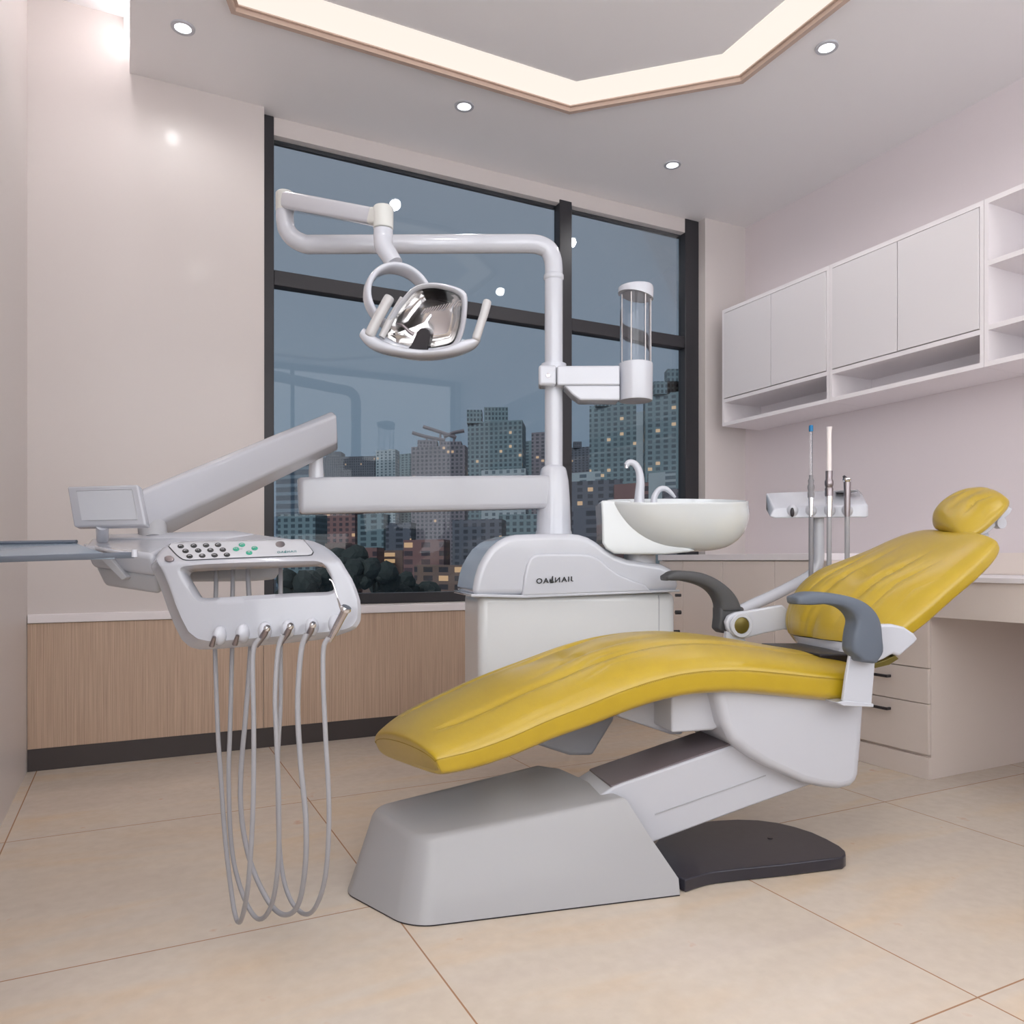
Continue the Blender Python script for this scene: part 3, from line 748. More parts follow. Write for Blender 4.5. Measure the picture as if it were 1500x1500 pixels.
bm = BM(); a, b = prof_extrude([(765, 873.5), (768, 845), (772, 828), (777, 817), (785, 812), (800, 811), (850, 811), (866, 813), (878, 818), (890, 829), (905, 840), (925, 849), (945, 856), (955, 866.5)], .706, .76)
loft2(bm, a, b); finish(bm, 'raised_panel', M['white'], unit, smooth=50, bevel=.0085, seg=5, blim=60)
bm = BM(); a, b = prof_extrude([(690, 874.5), (770, 876), (996, 867), (996, 863.5), (770, 871.5), (690, 870)], .708, 1.07)
loft2(bm, a, b); finish(bm, 'cover_rim', M['white'], unit, smooth=30, bevel=.003)
for u, v, r in ((995, 872, .006), (995, 897, .008), (993, 925, .006)):
    bm = BM(); c = N(u-2, v, .86); lathe(bm, c, [(r, -.01), (r, .012)], axis=Vector((cP, sP, 0)), seg=16); finish(bm, 'hose_port', M['dark'], unit)
# under bracket joining the chair
bm = BM(); a, b = prof_extrude([(770, 1060), (786, 1091), (835, 1107), (868, 1107), (900, 1054), (900, 1040)], .46, .76)
loft2(bm, a, b); finish(bm, 'mounting_bracket', M['whitem'], unit, smooth=30, bevel=.01, seg=3)
# column sleeve and post
def dl(u, y): return D(u, 0, y).x
cpos = Vector((D(811, 0, YM).x, YM, 0))
def zz(v, y=YM): return CH+(HZ-v)/F*y
k = YM/F
bm = BM()
lathe(bm, cpos, [(27*k, zz(787)), (27*k, zz(780)), (25.5*k, zz(777)), (25*k, zz(760)), (24*k, zz(735)), (22*k, zz(705)), (19.5*k, zz(692)), (18*k, zz(686)), (14*k, zz(683)), (13*k, zz(682))], seg=48)
finish(bm, 'column_sleeve', M['white'], unit, smooth=50)
bm = BM(); px = cpos+Vector((-.0, 0, 0))
pole_x = D(811, 0, YM).x
R = .0345
def vtube(path, r): 
    b = BM(); tube(b, path, r, seg=28, smooth=0); return b
pth = [Vector((pole_x, YM, zz(v))) for v in (700, 600, 500, 406)]
finish(vtube(pth, R), 'column_pole', M['white'], unit, smooth=50)
bm = BM(); lathe(bm, cpos, [(R, zz(411)), (R+.004, zz(409)), (R+.004, zz(404)), (R, zz(402))], seg=40, cap=False); finish(bm, 'collar', M['white'], unit)
# rinse bowl (tilted a few degrees forward)
bc = D(990, 738, 2.86)
tilt = Matrix.Rotation(math.radians(7.0), 4, 'X')
def bowlring(f, drop, cxo=0.0, rx=.262, ry=.165, inset=0):
    out = []
    for kx in range(64):
        a = 2*PI*kx/64
        x = math.cos(a); y = math.sin(a)
        X = rx*f*sg(x, .9)+cxo
        out.append(Vector((X, ry*f*sg(y, .9), -drop)))
    return out
H = .175
rr = []
for t in [i/14 for i in range(15)]:
    ang = t*PI/2
    f = math.cos(ang)**.62 if t < 1 else .02
    rr.append(bowlring(max(f, .1), H*math.sin(ang)**1.15, cxo=.045*math.sin(ang)))
rr = rr[::-1]
rr += [bowlring(1.006, -.006), bowlring(1.0, -.012), bowlring(.975, -.012), bowlring(.96, -.004)]
for t in [i/10 for i in range(1, 11)]:
    ang = t*PI/2
    rr.append(bowlring(max(.94*math.cos(ang)**.6, .06), .145*math.sin(ang), cxo=.03*math.sin(ang)))
bm = BM(); rings(bm, [[bc+(tilt @ p) for p in r] for r in rr]); bowl = finish(bm, 'rinse_bowl', M['ceramic'], unit, smooth=60)
# bowl pedestal: left block sweeping right
Yb = 2.86
ped = []
outl = [(881, 734), (882, 798), (889, 806), (902, 811.5), (975, 811.5), (1010, 808), (1024, 806)]
Wd = .12
pa = [(880.5, 733), (882, 760), (882.5, 795), (888, 804), (900, 811), (920, 812), (975, 812), (1008, 809), (1020, 806.5), (1000, 800), (960, 780), (930, 760), (925, 733)]
a = [D(u, v, 2.78) for u, v in pa]; b = [p+Vector((0, .2, .0)) for p in a]
bm = BM(); loft2(bm, a, b); finish(bm, 'bowl_pedestal', M['ceramic'], unit, smooth=40, bevel=.025, seg=5, blim=60)
bm = BM(); c = Vector((D(937, 0, 2.9).x, 2.9, 0)); kb = 2.9/F
lathe(bm, c, [(23*kb, zz(832, 2.9)), (23*kb, zz(812, 2.9))], seg=36); finish(bm, 'bowl_neck', M['whitem'], unit)
# faucets
bm = BM(); yf = 2.93
tube(bm, [D(936, 742, yf), D(937, 722, yf), D(938, 705, yf), D(936, 690, yf), D(930, 680, yf), D(922, 677.5, yf), D(917, 682, yf)], [.021, .018, .016, .014, .013, .012, .011], smooth=6, seg=20)
fa = finish(bm, 'cup_filler_faucet', M['white'], unit)
bm = BM(); tube(bm, [D(918, 680, yf), D(917.5, 686, yf)], .008, smooth=0, seg=14); finish(bm, 'nozzle', M['chrome'], fa)
bm = BM(); tube(bm, [D(957, 742, yf-.03), D(959, 727, yf-.03), D(966, 717, yf-.03), D(975, 716, yf-.03), (D(983, 722, yf-.03)), D(989, 729, yf-.03)], [.013, .012, .011, .010, .008, .005], smooth=6, seg=18)
finish(bm, 'bowl_rinse_faucet', M['white'], unit)

# lettering, mirrored as in the picture
def glyphs(txt):
    cu = bpy.data.curves.new('t', 'FONT'); cu.body = txt; cu.size = 1; cu.resolution_u = 3
    try: cu.offset = .025
    except Exception: pass
    ob = bpy.data.objects.new('t', cu); COL.objects.link(ob); bpy.context.view_layer.update()
    dg = bpy.context.evaluated_depsgraph_get(); me = bpy.data.meshes.new_from_object(ob.evaluated_get(dg))
    bpy.data.objects.remove(ob)
    b = BM(); b.from_mesh(me); bpy.data.meshes.remove(me)
    return b
def logo(name, m, parent, fnpt, w, h):
    """fnpt(x, y) with x 0..1 left to right in the picture, y 0..1 up"""
    out = BM()
    def put(txt, x0, x1, y0, y1):
        b = glyphs(txt)
        xs = [v.co.x for v in b.verts]; ys = [v.co.y for v in b.verts]
        a0, a1, c0, c1 = min(xs), max(xs), min(ys), max(ys)
        mp = {}
        for v in b.verts:
            X = x1-(v.co.x-a0)/(a1-a0)*(x1-x0); Y = y0+(v.co.y-c0)/(c1-c0)*(y1-y0)
            mp[v] = out.verts.new(fnpt(X, Y))
        for f in b.faces:
            try: out.faces.new([mp[v] for v in f.verts])
            except ValueError: pass
        b.free()
    put('J', .93, 1.0, .17, .86); put('I', .855, .885, .17, .86); put('A', .67, .83, .17, .86); put('N', .50, .64, .17, .86)
    put('A', .185, .335, .17, .86); put('O', 0, .165, .15, .88)
    def leaf(pts):
        out.faces.new([out.verts.new(fnpt(x, y)) for x, y in pts])
    leaf([(.37, .12), (.45, .12), (.455, 1.06), (.425, 1.06), (.40, .6)])
    leaf([(.355, .25), (.37, .16), (.395, .5), (.375, .8), (.352, .55)])
    leaf([(.455, .12), (.475, .22), (.47, .45), (.457, .4)])
    return finish(out, name, m, parent, smooth=0)
w0 = N(785.5, 857, .702); w1 = N(840, 853.5, .702)
hh = Vector((0, 0, .0265))
lg = logo('lettering', M['black'], unit, lambda x, y: w0.lerp(w1, x)+hh*y, 1, 1)

# ================================================================= OPERATING LAMP
YL = 2.90
lamp = thing('operating_lamp', 'white overhead dental lamp with ring yoke on a long bent arm above the side unit', 'dental lamp', Vector((pole_x, YM, zz(404))))
bm = BM()
pt = [Vector((pole_x, YM, zz(408))), Vector((pole_x, YM, zz(392))), D(809.5, 380, 2.93), D(804, 367, 2.928), D(793, 360, 2.925), D(778, 357.3, 2.922), D(740, 357.2, 2.918), D(640, 357.4, 2.91), D(540, 357.8, 2.905), D(465, 358, 2.9), D(447, 357.5, 2.9), D(430, 349, 2.9), D(420, 336, 2.9), D(417.5, 320, 2.9), D(417.5, 305, 2.9)]
tube(bm, pt, [R, R, R, R, R, R, R, R, R, R, R, R*.98, R*.95, R*.95, R*.95], seg=28, smooth=6)
finish(bm, 'bent_arm', M['white'], lamp, smooth=60)
kl = 2.9/F; c = Vector((D(417.5, 0, 2.9).x, 2.9, 0))
bm = BM(); lathe(bm, c, [(12.6*kl, zz(310, 2.9)), (13.2*kl, zz(309, 2.9)), (13.2*kl, zz(284, 2.9)), (11.5*kl, zz(282, 2.9))], seg=36); finish(bm, 'joint_cap', M['ivory'], lamp)
bm = BM()
e0, e1 = D(416, 294, 2.9), D(548, 318, 2.62)
dr = (e1-e0).normalized(); up = Vector((0, 0, 1)); sd = dr.cross(up).normalized(); u2 = sd.cross(dr)
def sqr(c, hw, hh_, n=24, e=.35): return [c+sd*(hw*sg(math.cos(2*PI*i/n), e))+u2*(hh_*sg(math.sin(2*PI*i/n), e)) for i in range(n)]
rings(bm, [sqr(e0+dr*.02, .028, .028), sqr(e0+dr*.05, .03, .032), sqr(e1, .027, .027), ]); finish(bm, 'spring_arm', M['white'], lamp, smooth=50)
bm = BM(); rings(bm, [sqr(e1+dr*.0005, .028, .0275), sqr(e1+dr*.035, .027, .026)]); finish(bm, 'arm_end_block', M['ivory'], lamp, smooth=50)
y6 = 2.60; k6 = y6/F; c = Vector((D(561.5, 0, y6).x, y6, 0))
bm = BM(); lathe(bm, c, [(13.5*k6, zz(336, y6)), (14.5*k6, zz(335, y6)), (14.7*k6, zz(305, y6)), (13.5*k6, zz(303.5, y6))], seg=36); finish(bm, 'swivel_joint', M['ivory'], lamp)
bm = BM(); tube(bm, [D(561.5, 337, y6), D(561.5, 350, y6), D(563, 362, y6-.01), D(570, 374, y6-.02), D(578, 387, y6-.03)], [14.2*k6, 14.2*k6, 14*k6, 13.2*k6, 12.5*k6], seg=28, smooth=6)
finish(bm, 'neck_tube', M['white'], lamp, smooth=60)
# ring yoke
yr = 2.53; kr = yr/F
rc = D(584, 438, yr); Rx, Rz = 47*kr, 47*kr
ax = Vector((.42, -.9, .12)).normalized()     # ring axis
e1_ = Vector((0, 0, 1))-ax*ax.z; e1_.normalize(); e2_ = ax.cross(e1_)
bm = BM(); rr = []
for i in range(65):
    a = 2*PI*i/64
    d = e2_*math.cos(a)+e1_*math.sin(a)
    c = rc+d*Rx; wid = .030+.006*math.sin(a); thk = .011
    ring = []
    for j in range(16):
        b_ = 2*PI*j/16; ring.append(c+d*(thk*sg(math.cos(b_), .8))+ax*(wid*sg(math.sin(b_), .8)))
    rr.append(ring)
rings(bm, rr[:-1]+[rr[0]], cap=False)
finish(bm, 'ring_yoke', M['white'], lamp, smooth=60)
# head: white crescent tray
yh = 2.42
def hp(u, v, dy=0): return D(u, v, yh+dy)
bot = [(526, 493), (534, 504), (548, 513), (575, 519.5), (608, 524), (640, 523), (670, 518), (690, 511), (699, 505), (704, 497)]
topp = [(534, 480), (549, 491), (565, 500), (590, 508), (620, 512), (645, 511), (665, 504), (676, 498), (688, 496), (700, 494)]
bm = BM(); rr = []
Bc = resample(catmull([hp(u, v) for u, v in bot], 5), 30); Tc = resample(catmull([hp(u, v) for u, v in topp], 5), 30)
for i, (a, b) in enumerate(zip(Bc, Tc)):
    m = (a+b)/2; h = (b-a)/2; dpt = .055*math.sin(PI*(i+.7)/30.4)**.5+.012
    rr.append([m+h*sg(math.sin(2*PI*j/18), .8)+Vector((0, 1, .1))*(dpt*sg(math.cos(2*PI*j/18), .8)+dpt*.5) for j in range(18)])
rings(bm, rr); finish(bm, 'head_tray', M['white'], lamp, smooth=60)
# reflector: rounded square dish facing down-left
rim_px = [(556, 497), (566, 476), (577, 456), (588, 440), (601, 425), (615, 417), (635, 414.5), (655, 417.5), (673, 423), (683, 432), (683.5, 452), (681, 476), (675, 497), (667, 509), (650, 513.5), (632, 515.5), (600, 513), (575, 507)]
nd = Vector((-.15, -.93, -.33)).normalized()
def rimpt(u, v, dy=0):
    # plane through centre with normal nd
    c0 = D(622, 466, yh-.02); d = D(u, v, 1)-Vector((0, 0, CH)); o = Vector((0, 0, CH))
    t = (c0-o).dot(nd)/d.dot(nd); return o+d*t
rim = resample(catmull([rimpt(u, v) for u, v in rim_px+[rim_px[0]]], 5), 65)[:-1]
cR = sum(rim, Vector())/64
def ringof(f, dep): return [cR+(p-cR)*f-nd*dep for p in rim]
bm = BM(); rings(bm, [ringof(.30, .105), ringof(.6, .09), ringof(.85, .055), ringof(1.0, .012), ringof(1.012, .0), ringof(1.0, -.008), ringof(.975, -.011), ringof(.93, -.008), ringof(.88, .002), ringof(.862, .006)], cap=False)
vs = None; hd = finish(bm, 'head_housing', M['white'], lamp, smooth=70)
bm = BM(); rings(bm, [ringof(.865, .004), ringof(.845, .016), ringof(.81, .03), ringof(.7, .055), ringof(.5, .072), ringof(.3, .08), ringof(.12, .083)], cap=False)
V = ringof(.12, .083); bm.faces.new([bm.verts.new(p) for p in V]); rf = finish(bm, 'reflector', M['mirror'], lamp, smooth=70)
# ribbed facets inside the reflector
bm = BM()
for i in range(16):
    a = rimpt(618+i*4.1, 452-i*.9)-nd*.045; b = rimpt(611+i*4.1, 461-i*.9)-nd*.048
    tube(bm, [a, b], .0028, seg=6, smooth=0)
finish(bm, 'reflector_rib', M['chrome'], rf, smooth=60)
bm = BM(); c0 = [(595, 514), (603, 506), (609, 494), (612, 486), (617, 481), (623, 480), (629, 483), (632, 489), (630, 500), (627, 508), (629, 515)]
a = [rimpt(u, v)-nd*.001 for u, v in c0]; b = [p-nd*.03 for p in a]
loft2(bm, [p+nd*.012 for p in a], b); finish(bm, 'bulb_shield', M['dark'], lamp, smooth=30, bevel=.003)
bm = BM(); tube(bm, [rimpt(581, 474)-nd*.004, rimpt(590, 477)-nd*.0, rimpt(600, 486)+nd*.002, rimpt(606, 490)+nd*.002], [.003, .004, .006, .006], smooth=3, seg=10); finish(bm, 'bulb_holder', M['dsteel'], lamp)
bm = BM(); rings(bm, [ringof(.87, .001), ringof(.87, -.0005)]); finish(bm, 'front_glass', M['clear'], lamp, smooth=30)
# grip rails
for nm, pts, rad in (('grip_handle', [(570, 437), (560, 455), (550, 473), (542, 490)], .0165), ('grip_handle', [(713.5, 443), (709, 460), (703, 478), (697.5, 495)], .0135)):
    bm = BM(); P = [hp(u, v, -.01) for u, v in pts]; d0 = (P[0]-P[1]).normalized()*.008; d1 = (P[-1]-P[-2]).normalized()*.008
    P = [P[0]+d0]+P+[P[-1]+d1]
    tube(bm, P, [rad*.6]+[rad]*4+[rad*.6], smooth=4, seg=20); finish(bm, nm, M['hgrip'], lamp)
bm = BM(); tube(bm, [hp(559, 494), hp(572, 468), hp(590, 437)], [.011, .012, .010], smooth=4, seg=14); finish(bm, 'side_rail', M['hgrip'], lamp)

# ================================================================= CUP DISPENSER
cd = thing('cup_dispenser', 'clear tube cup dispenser on a white bracket clamped to the lamp post', 'cup dispenser', D(860, 588, 2.9))
bm = BM(); lathe(bm, cpos, [(R+.001, zz(565)), (R+.014, zz(564)), (R+.014, zz(534)), (R+.001, zz(532.5))], seg=36, cap=False); finish(bm, 'clamp_collar', M['white'], cd)
bm = BM(); a = [D(u, v, 2.86) for u, v in [(789, 534), (789, 564), (815, 564), (815, 534)]]; loft2(bm, a, [p+Vector((0, .08, 0)) for p in a]); cc = finish(bm, 'clamp_block', M['white'], cd, smooth=0, bevel=.01, seg=3)
bm = BM(); lathe(bm, D(803, 550, 2.86), [(.008, .002), (.008, -.003), (.004, -.004)], axis=Vector((0, 1, 0)), seg=16); finish(bm, 'screw', M['steel'], cc)
bm = BM(); a = [D(u, v, 2.86) for u, v in [(816, 535.5), (816, 564), (908, 564), (908, 535)]]; loft2(bm, a, [p+Vector((0, .10, 0)) for p in a]); finish(bm, 'bracket_arm', M['white'], cd, smooth=0, bevel=.006)
bm = BM(); a = [D(u, v, 2.865) for u, v in [(826, 564), (838, 577), (850, 586), (908, 586), (908, 564)]]; loft2(bm, a, [p+Vector((0, .09, 0)) for p in a]); finish(bm, 'bracket_web', M['white'], cd, smooth=0, bevel=.006)
yc = 2.91; kc = yc/F; cc = Vector((D(931, 0, yc).x, yc, 0))
bm = BM(); lathe(bm, cc, [(24*kc, zz(587.5, yc)), (24.6*kc, zz(586, yc)), (25*kc, zz(533.5, yc)), (23.5*kc, zz(532.5, yc)), (23*kc, zz(545, yc))], seg=44); finish(bm, 'cup_holder', M['white'], cd)
bm = BM(); lathe(bm, cc, [(22.6*kc, zz(540, yc)), (22.6*kc, zz(432, yc)), (21.6*kc, zz(432, yc)), (21.6*kc, zz(540, yc))], seg=44, cap=False)
tb = finish(bm, 'cup_tube', M['clear'], cd)
for a in (200, 245, 300, 345):
    bm = BM(); d = Vector((math.cos(math.radians(a)), math.sin(math.radians(a)), 0))*22*kc
    tube(bm, [cc+d+Vector((0, 0, zz(538, yc))), cc+d+Vector((0, 0, zz(434, yc)))], .0022, seg=8, smooth=0); finish(bm, 'tube_rib', M['wtube'], tb)
bm = BM()
rr = [[cc+Vector((math.cos(t)*r*kc, math.sin(t)*r*kc, zz(v0+(5 if 0 else 0)+6*math.cos(t)*g, yc))) for t in [2*PI*i/44 for i in range(44)]] for r, v0, g in ((23.5, 434, .9), (25.5, 434, .9), (26, 424, .25), (25, 421, -.1))]
# domed lid, higher on the right
rr += [[cc+Vector((3*kc+math.cos(t)*r*kc, math.sin(t)*r*kc, zz(v, yc))) for t in [2*PI*i/44 for i in range(44)]] for r, v in ((19, 419.5), (13, 417.5), (5, 416.6))]
rings(bm, rr); finish(bm, 'lid', M['white'], cd, smooth=60)

# ================================================================= DELIVERY ARM + CONSOLE
con = thing('instrument_console', 'white dentist instrument console with keypad, monitor and two-link support arm, left of the chair', 'instrument console', D(330, 860, 1.85))
def beam(a, b, hw, ha, hb, e=.25, n=28, ext=None):
    d = (b-a).normalized(); s_ = d.cross(Vector((0, 0, 1))).normalized(); u_ = s_.cross(d)
    def r(c, w, h): return [c+s_*(w*sg(math.cos(2*PI*i/n), e))+u_*(h*sg(math.sin(2*PI*i/n), e)) for i in range(n)]
    bm = BM(); rings(bm, [r(a, hw*.8, ha*.9), r(a+d*.008, hw*.97, ha*.985), r(a+d*.02, hw, ha), r(b-d*.02, hw, hb), r(b-d*.008, hw*.97, hb*.985), r(b, hw*.8, hb*.9)]); return bm
a, b = D(437, 727, 2.62), D(806, 721, 2.92)
finish(beam(a, b, .04, .0625, .0625), 'lower_arm', M['whitec'], con, smooth=50)
y2 = 2.63; k2 = y2/F; c = Vector((D(463.5, 0, y2).x, y2, 0))
bm = BM(); lathe(bm, c, [(11*k2, zz(706, y2)), (10.5*k2, zz(690, y2)), (9.5*k2, zz(675, y2)), (10*k2, zz(667, y2)), (13*k2, zz(662, y2)), (15*k2, zz(652, y2)), (12*k2, zz(645, y2))], seg=36); finish(bm, 'elbow_joint', M['white'], con, smooth=60)
# upper arm: box with bevelled top edge
ya, yb = 2.6, 1.98
fr = [(495, 646.5, ya), (495, 622, ya), (486, 604, ya), (470, 604, ya)]
A = [D(214, 775, yb), D(494.5, 648, ya)]
B_ = [D(206, 722, yb), D(494, 608, ya)]
C_ = [D(204, 717, yb+.03), D(486, 602, ya+.03)]
E_ = [D(204, 717, yb+.03)+Vector((.012, .065, 0)), D(486, 602, ya+.03)+Vector((-.012, .065, 0))]
G_ = [A[0]+Vector((.02, .10, -.012)), A[1]+Vector((-.02, .10, -.012))]
bm = BM(); Ls = []
rings(bm, [[A[i], B_[i], C_[i], E_[i], G_[i]] for i in (0, 1)])
finish(bm, 'upper_arm', M['whitec'], con, smooth=30, bevel=.009, seg=4, blim=25)
# body housing
def BY(u, v, y): return D(u, v, y)
topz = [BY(122, 799, 1.84), BY(131, 790, 1.97), BY(152, 785, 2.02), BY(347, 779, 2.06), BY(372, 781, 2.02), BY(444, 791, 1.93), BY(400, 792, 1.91), BY(262, 795, 1.91), BY(238, 803, 1.86), BY(226, 812, 1.78), BY(215, 812, 1.78)]
bot_ = [p-Vector((0, 0, .055)) for p in topz]
cenb = sum(bot_, Vector())/len(bot_); bot_ = [cenb+(p-cenb)*.90 for p in bot_]
bm = BM(); loft2(bm, bot_, topz); body = finish(bm, 'console_body', M['whitec'], con, smooth=40, bevel=.012, seg=4)
bm = BM(); top2 = [p+Vector((0, 0, -.05)) for p in topz]; cc2 = sum(top2, Vector())/len(top2)
loft2(bm, [cc2+(p-cc2)*.78-Vector((0, 0, .05)) for p in top2], [cc2+(p-cc2)*.88 for p in top2]); finish(bm, 'console_underside', M['greyp'], con, smooth=40, bevel=.01)
# raised top deck
deck = [BY(146, 789, 1.95), BY(160, 783, 2.0), BY(345, 777.5, 2.04), BY(375, 783, 2.0), BY(330, 788, 1.95)]
bm = BM(); loft2(bm, [p-Vector((0, 0, .02)) for p in deck], [p+Vector((0, 0, .002)) for p in deck]); finish(bm, 'top_deck', M['whitec'], con, smooth=40, bevel=.006)
# joint under the upper arm's low end
bm = BM(); tube(bm, [D(222, 762, 2.04), D(225, 795, 2.0)], [.035, .035], smooth=0, seg=28); finish(bm, 'arm_socket', M['greyp'], con)
# ---- face plate: thick plate following a bent profile, with the long opening
def face_y(v): # depth as a function of picture row
    if v >= 826: return 1.70+.02*(945-v)/119
    t = min(1, (826-v)/38); return 1.72+.16*t**1.3
outer = [(226, 818), (228, 810), (234, 803), (244, 797), (262, 793.5), (340, 791.5), (401, 790), (444, 790), (458, 793), (472, 799), (485, 808), (497, 820), (506, 835), (514, 848), (521, 864), (526, 880), (527.5, 896), (526.5, 911), (520, 921), (508, 927), (480, 931), (430, 936), (380, 940), (330, 944), (304, 945), (288, 941), (275, 930), (264, 909), (254, 885), (245, 860), (236, 838), (228, 824)]
inner = [(266, 838), (267, 834), (272, 831.5), (300, 829.5), (360, 827), (420, 825), (460, 823.5), (469, 825), (475, 830), (481, 840), (486, 853), (488, 860), (486, 865), (478, 867.5), (430, 869), (380, 872), (330, 875), (300, 876.5), (290, 875), (284, 869), (279, 861), (272, 849)]
def FP(u, v, dep=0.0):
    p = D(u, v, face_y(v)); 
    return p + Vector((-.040*dep/.05, dep, -.016*dep/.05))
def plate(outer, inner):
    """picture-plane ring between two outlines, resampled and lofted, so the bend is followed"""
    n = 160
    O = resample([Vector((u, v, 0)) for u, v in outer+[outer[0]]], n+1)[:-1]
    I0 = resample([Vector((u, v, 0)) for u, v in inner+[inner[0]]], 4*n+1)[:-1]
    ci = Vector((377, 850, 0))
    # match inner points by direction so the strips stay straight
    def ang(p, cx, cy, sx, sy): return math.atan2((p.y-cy)/sy, (p.x-cx)/sx)
    Iang = sorted([(ang(p, 377, 850, 110, 25), p) for p in I0], key=lambda t: t[0])
    out = []
    for p in O:
        a = ang(p, 377, 868, 150, 77)
        q = min(Iang, key=lambda t: abs((t[0]-a+PI) % (2*PI)-PI))[1]
        out.append((p, q))
    return out
pairs = plate(outer, inner)
bm = BM(); rr = []
K = 12; rowsF = []; 
for p, q in pairs:
    col = []
    for k_ in range(K+1):
        w = k_/K; x = p.lerp(q, w)
        # edge rounding: push back near both rims
        L = (q-p).length; dist = min(w*L, (1-w)*L); rnd = .0
        edge = max(0, 1-dist/5.5); rnd = .012*(1-math.sqrt(max(0, 1-edge*edge)))
        col.append(FP(x.x, x.y)+Vector((0, rnd, 0)))
    bo = FP(p.x, p.y, .05); bi = FP(q.x, q.y)+Vector((0, .045, -.01))
    co = Vector(((bo.x-D(377, 868, 1.75).x)*.97+D(377, 868, 1.75).x, bo.y, bo.z))
    col = [co] + col + [bi]
    rowsF.append(col)
n = len(rowsF); V = [[bm.verts.new(c) for c in col] for col in rowsF]
for i in range(n):
    j = (i+1) % n
    for k_ in range(len(V[0])-1): 
        try: bm.faces.new((V[i][k_], V[j][k_], V[j][k_+1], V[i][k_+1]))
        except ValueError: pass
    try: bm.faces.new((V[i][-1], V[j][-1], V[j][0], V[i][0]))
    except ValueError: pass
face = finish(bm, 'console_face', M['whitec'], con, smooth=50)
# keypad film
def film(px, lift, m, name, par):
    bm = BM(); a = [FP(u, v, 0)+Vector((0, -lift, lift*.6)) for u, v in px]
    cc_ = sum(a, Vector())/len(a)
    n_ = len(a); c = bm.verts.new(FP(sum(u for u, v in px)/n_, sum(v for u, v in px)/n_)+Vector((0, -lift, lift*.6)))
    vs = [bm.verts.new(p) for p in a]; vd = [bm.verts.new(p+Vector((0, .003, -.002))) for p in a]
    for i in range(n_):
        bm.faces.new((vs[i], vs[(i+1) % n_], c)); bm.faces.new((vs[i], vd[i], vd[(i+1) % n_], vs[(i+1) % n_]))
    return finish(bm, name, m, par, smooth=30)
kp = [(247, 801), (248.5, 797.5), (254, 795.6), (300, 794.2), (345, 793), (400, 791.6), (440, 790.6), (446, 792), (452, 799), (459.5, 808), (460, 811.5), (456, 814), (400, 816), (340, 818.2), (300, 820), (274, 821.3), (266, 819.5), (258, 813)]
kp = [(round(p.x, 3), round(p.y, 3)) for p in resample([Vector((u, v, 0)) for u, v in kp+[kp[0]]], 81)[:-1]]
cxk = sum(u for u, v in kp)/len(kp); cyk = sum(v for u, v in kp)/len(kp)
def grid_film(lift, m, name, par, sc=1.0):
    # grid so that it follows the bend
    bm = BM(); pr = [(cxk+(u-cxk)*sc, cyk+(v-cyk)*sc) for u, v in kp]; R_ = []
    for f in (0.02, .2, .4, .6, .8, 1.0):
        R_.append([FP(cxk+(u-cxk)*f, cyk+(v-cyk)*f)+Vector((0, -lift, lift*.8)) for u, v in pr])
    R_.append([FP(u, v)+Vector((0, .002, -.001)) for u, v in pr])
    rings(bm, R_, cap=False); return finish(bm, name, m, par, smooth=60)
kb1 = grid_film(.0012, M['black'], 'keypad_border', con); kb2 = grid_film(.0022, M['panel'], 'keypad', con, .988)
def fdisc(u, v, r, m, name, par, lift=.003, seg=16, sym=None):
    bm = BM()
    t = [FP(u+r*math.cos(2*PI*i/seg), v+r*.62*math.sin(2*PI*i/seg))+Vector((0, -lift, lift*.8)) for i in range(seg)]
    c = sum(t, Vector())/seg
    rings(bm, [[p+Vector((0, .002, -.002)) for p in t], t, [c+(p-c)*.8+Vector((0, -.0006, .0005)) for p in t]])
    if sym is not None:
        rnd = random.Random(int(u*7+v)); k = rnd.choice((0, 1, 2))
        shapes = [[[(-2.4, .6), (-.4, -.9), (2.4, -.5), (2.2, .2), (0, -.1), (-1.6, 1.2)]], [[(-2.2, -.8), (-.4, 0), (-2.2, .9)], [(.2, -.8), (2.2, 0), (.2, .9)]], [[(-2.0, -1.0), (1.6, -1.2), (2.0, -.5), (-1.6, -.3)], [(-1.8, .3), (1.8, .1), (2.0, .7), (-1.4, .9)]]][k]
        for sh in shapes:
            f = bm.faces.new([bm.verts.new(FP(u+a, v+b*.9)+Vector((0, -lift-.0016, (lift+.0016)*.85))) for a, b in sh]); f.material_index = 1
    return finish(bm, name, [m, M['panel']] if sym is not None else m, par, smooth=40)
rowsb = [[(265.5, 801.5), (284.5, 800.7), (302.5, 800), (320, 799.5)], [(272.5, 808.5), (291, 807.8), (309, 807.2), (327, 806.5)], [(278.5, 816.2), (297, 815.3), (315, 814.7), (333, 814)]]
for row in rowsb:
    for u, v in row:
        fdisc(u, v, 4.8, M['black'], 'button', kb2, sym=1)
for u, v in [(355, 799.3), (346.5, 805.6), (373.5, 804.3), (365.5, 811)]: fdisc(u, v, 4.8, M['green'], 'button', kb2, sym=1)
fdisc(411, 798.5, 7, M['dsteel'], 'power_button', kb2)
fdisc(248.5, 819.5, 7, M['dsteel'], 'lock_button', con)
q0 = FP(406.5, 812.5)+Vector((0, -.003, .0024)); q1 = FP(435.5, 811.0)+Vector((0, -.003, .0024)); qh_ = (FP(406.5, 808.3)-FP(406.5, 812.5))
logo('lettering', M['logo'], kb2, lambda x, y: q0.lerp(q1, x)+qh_*y, 1, 1)
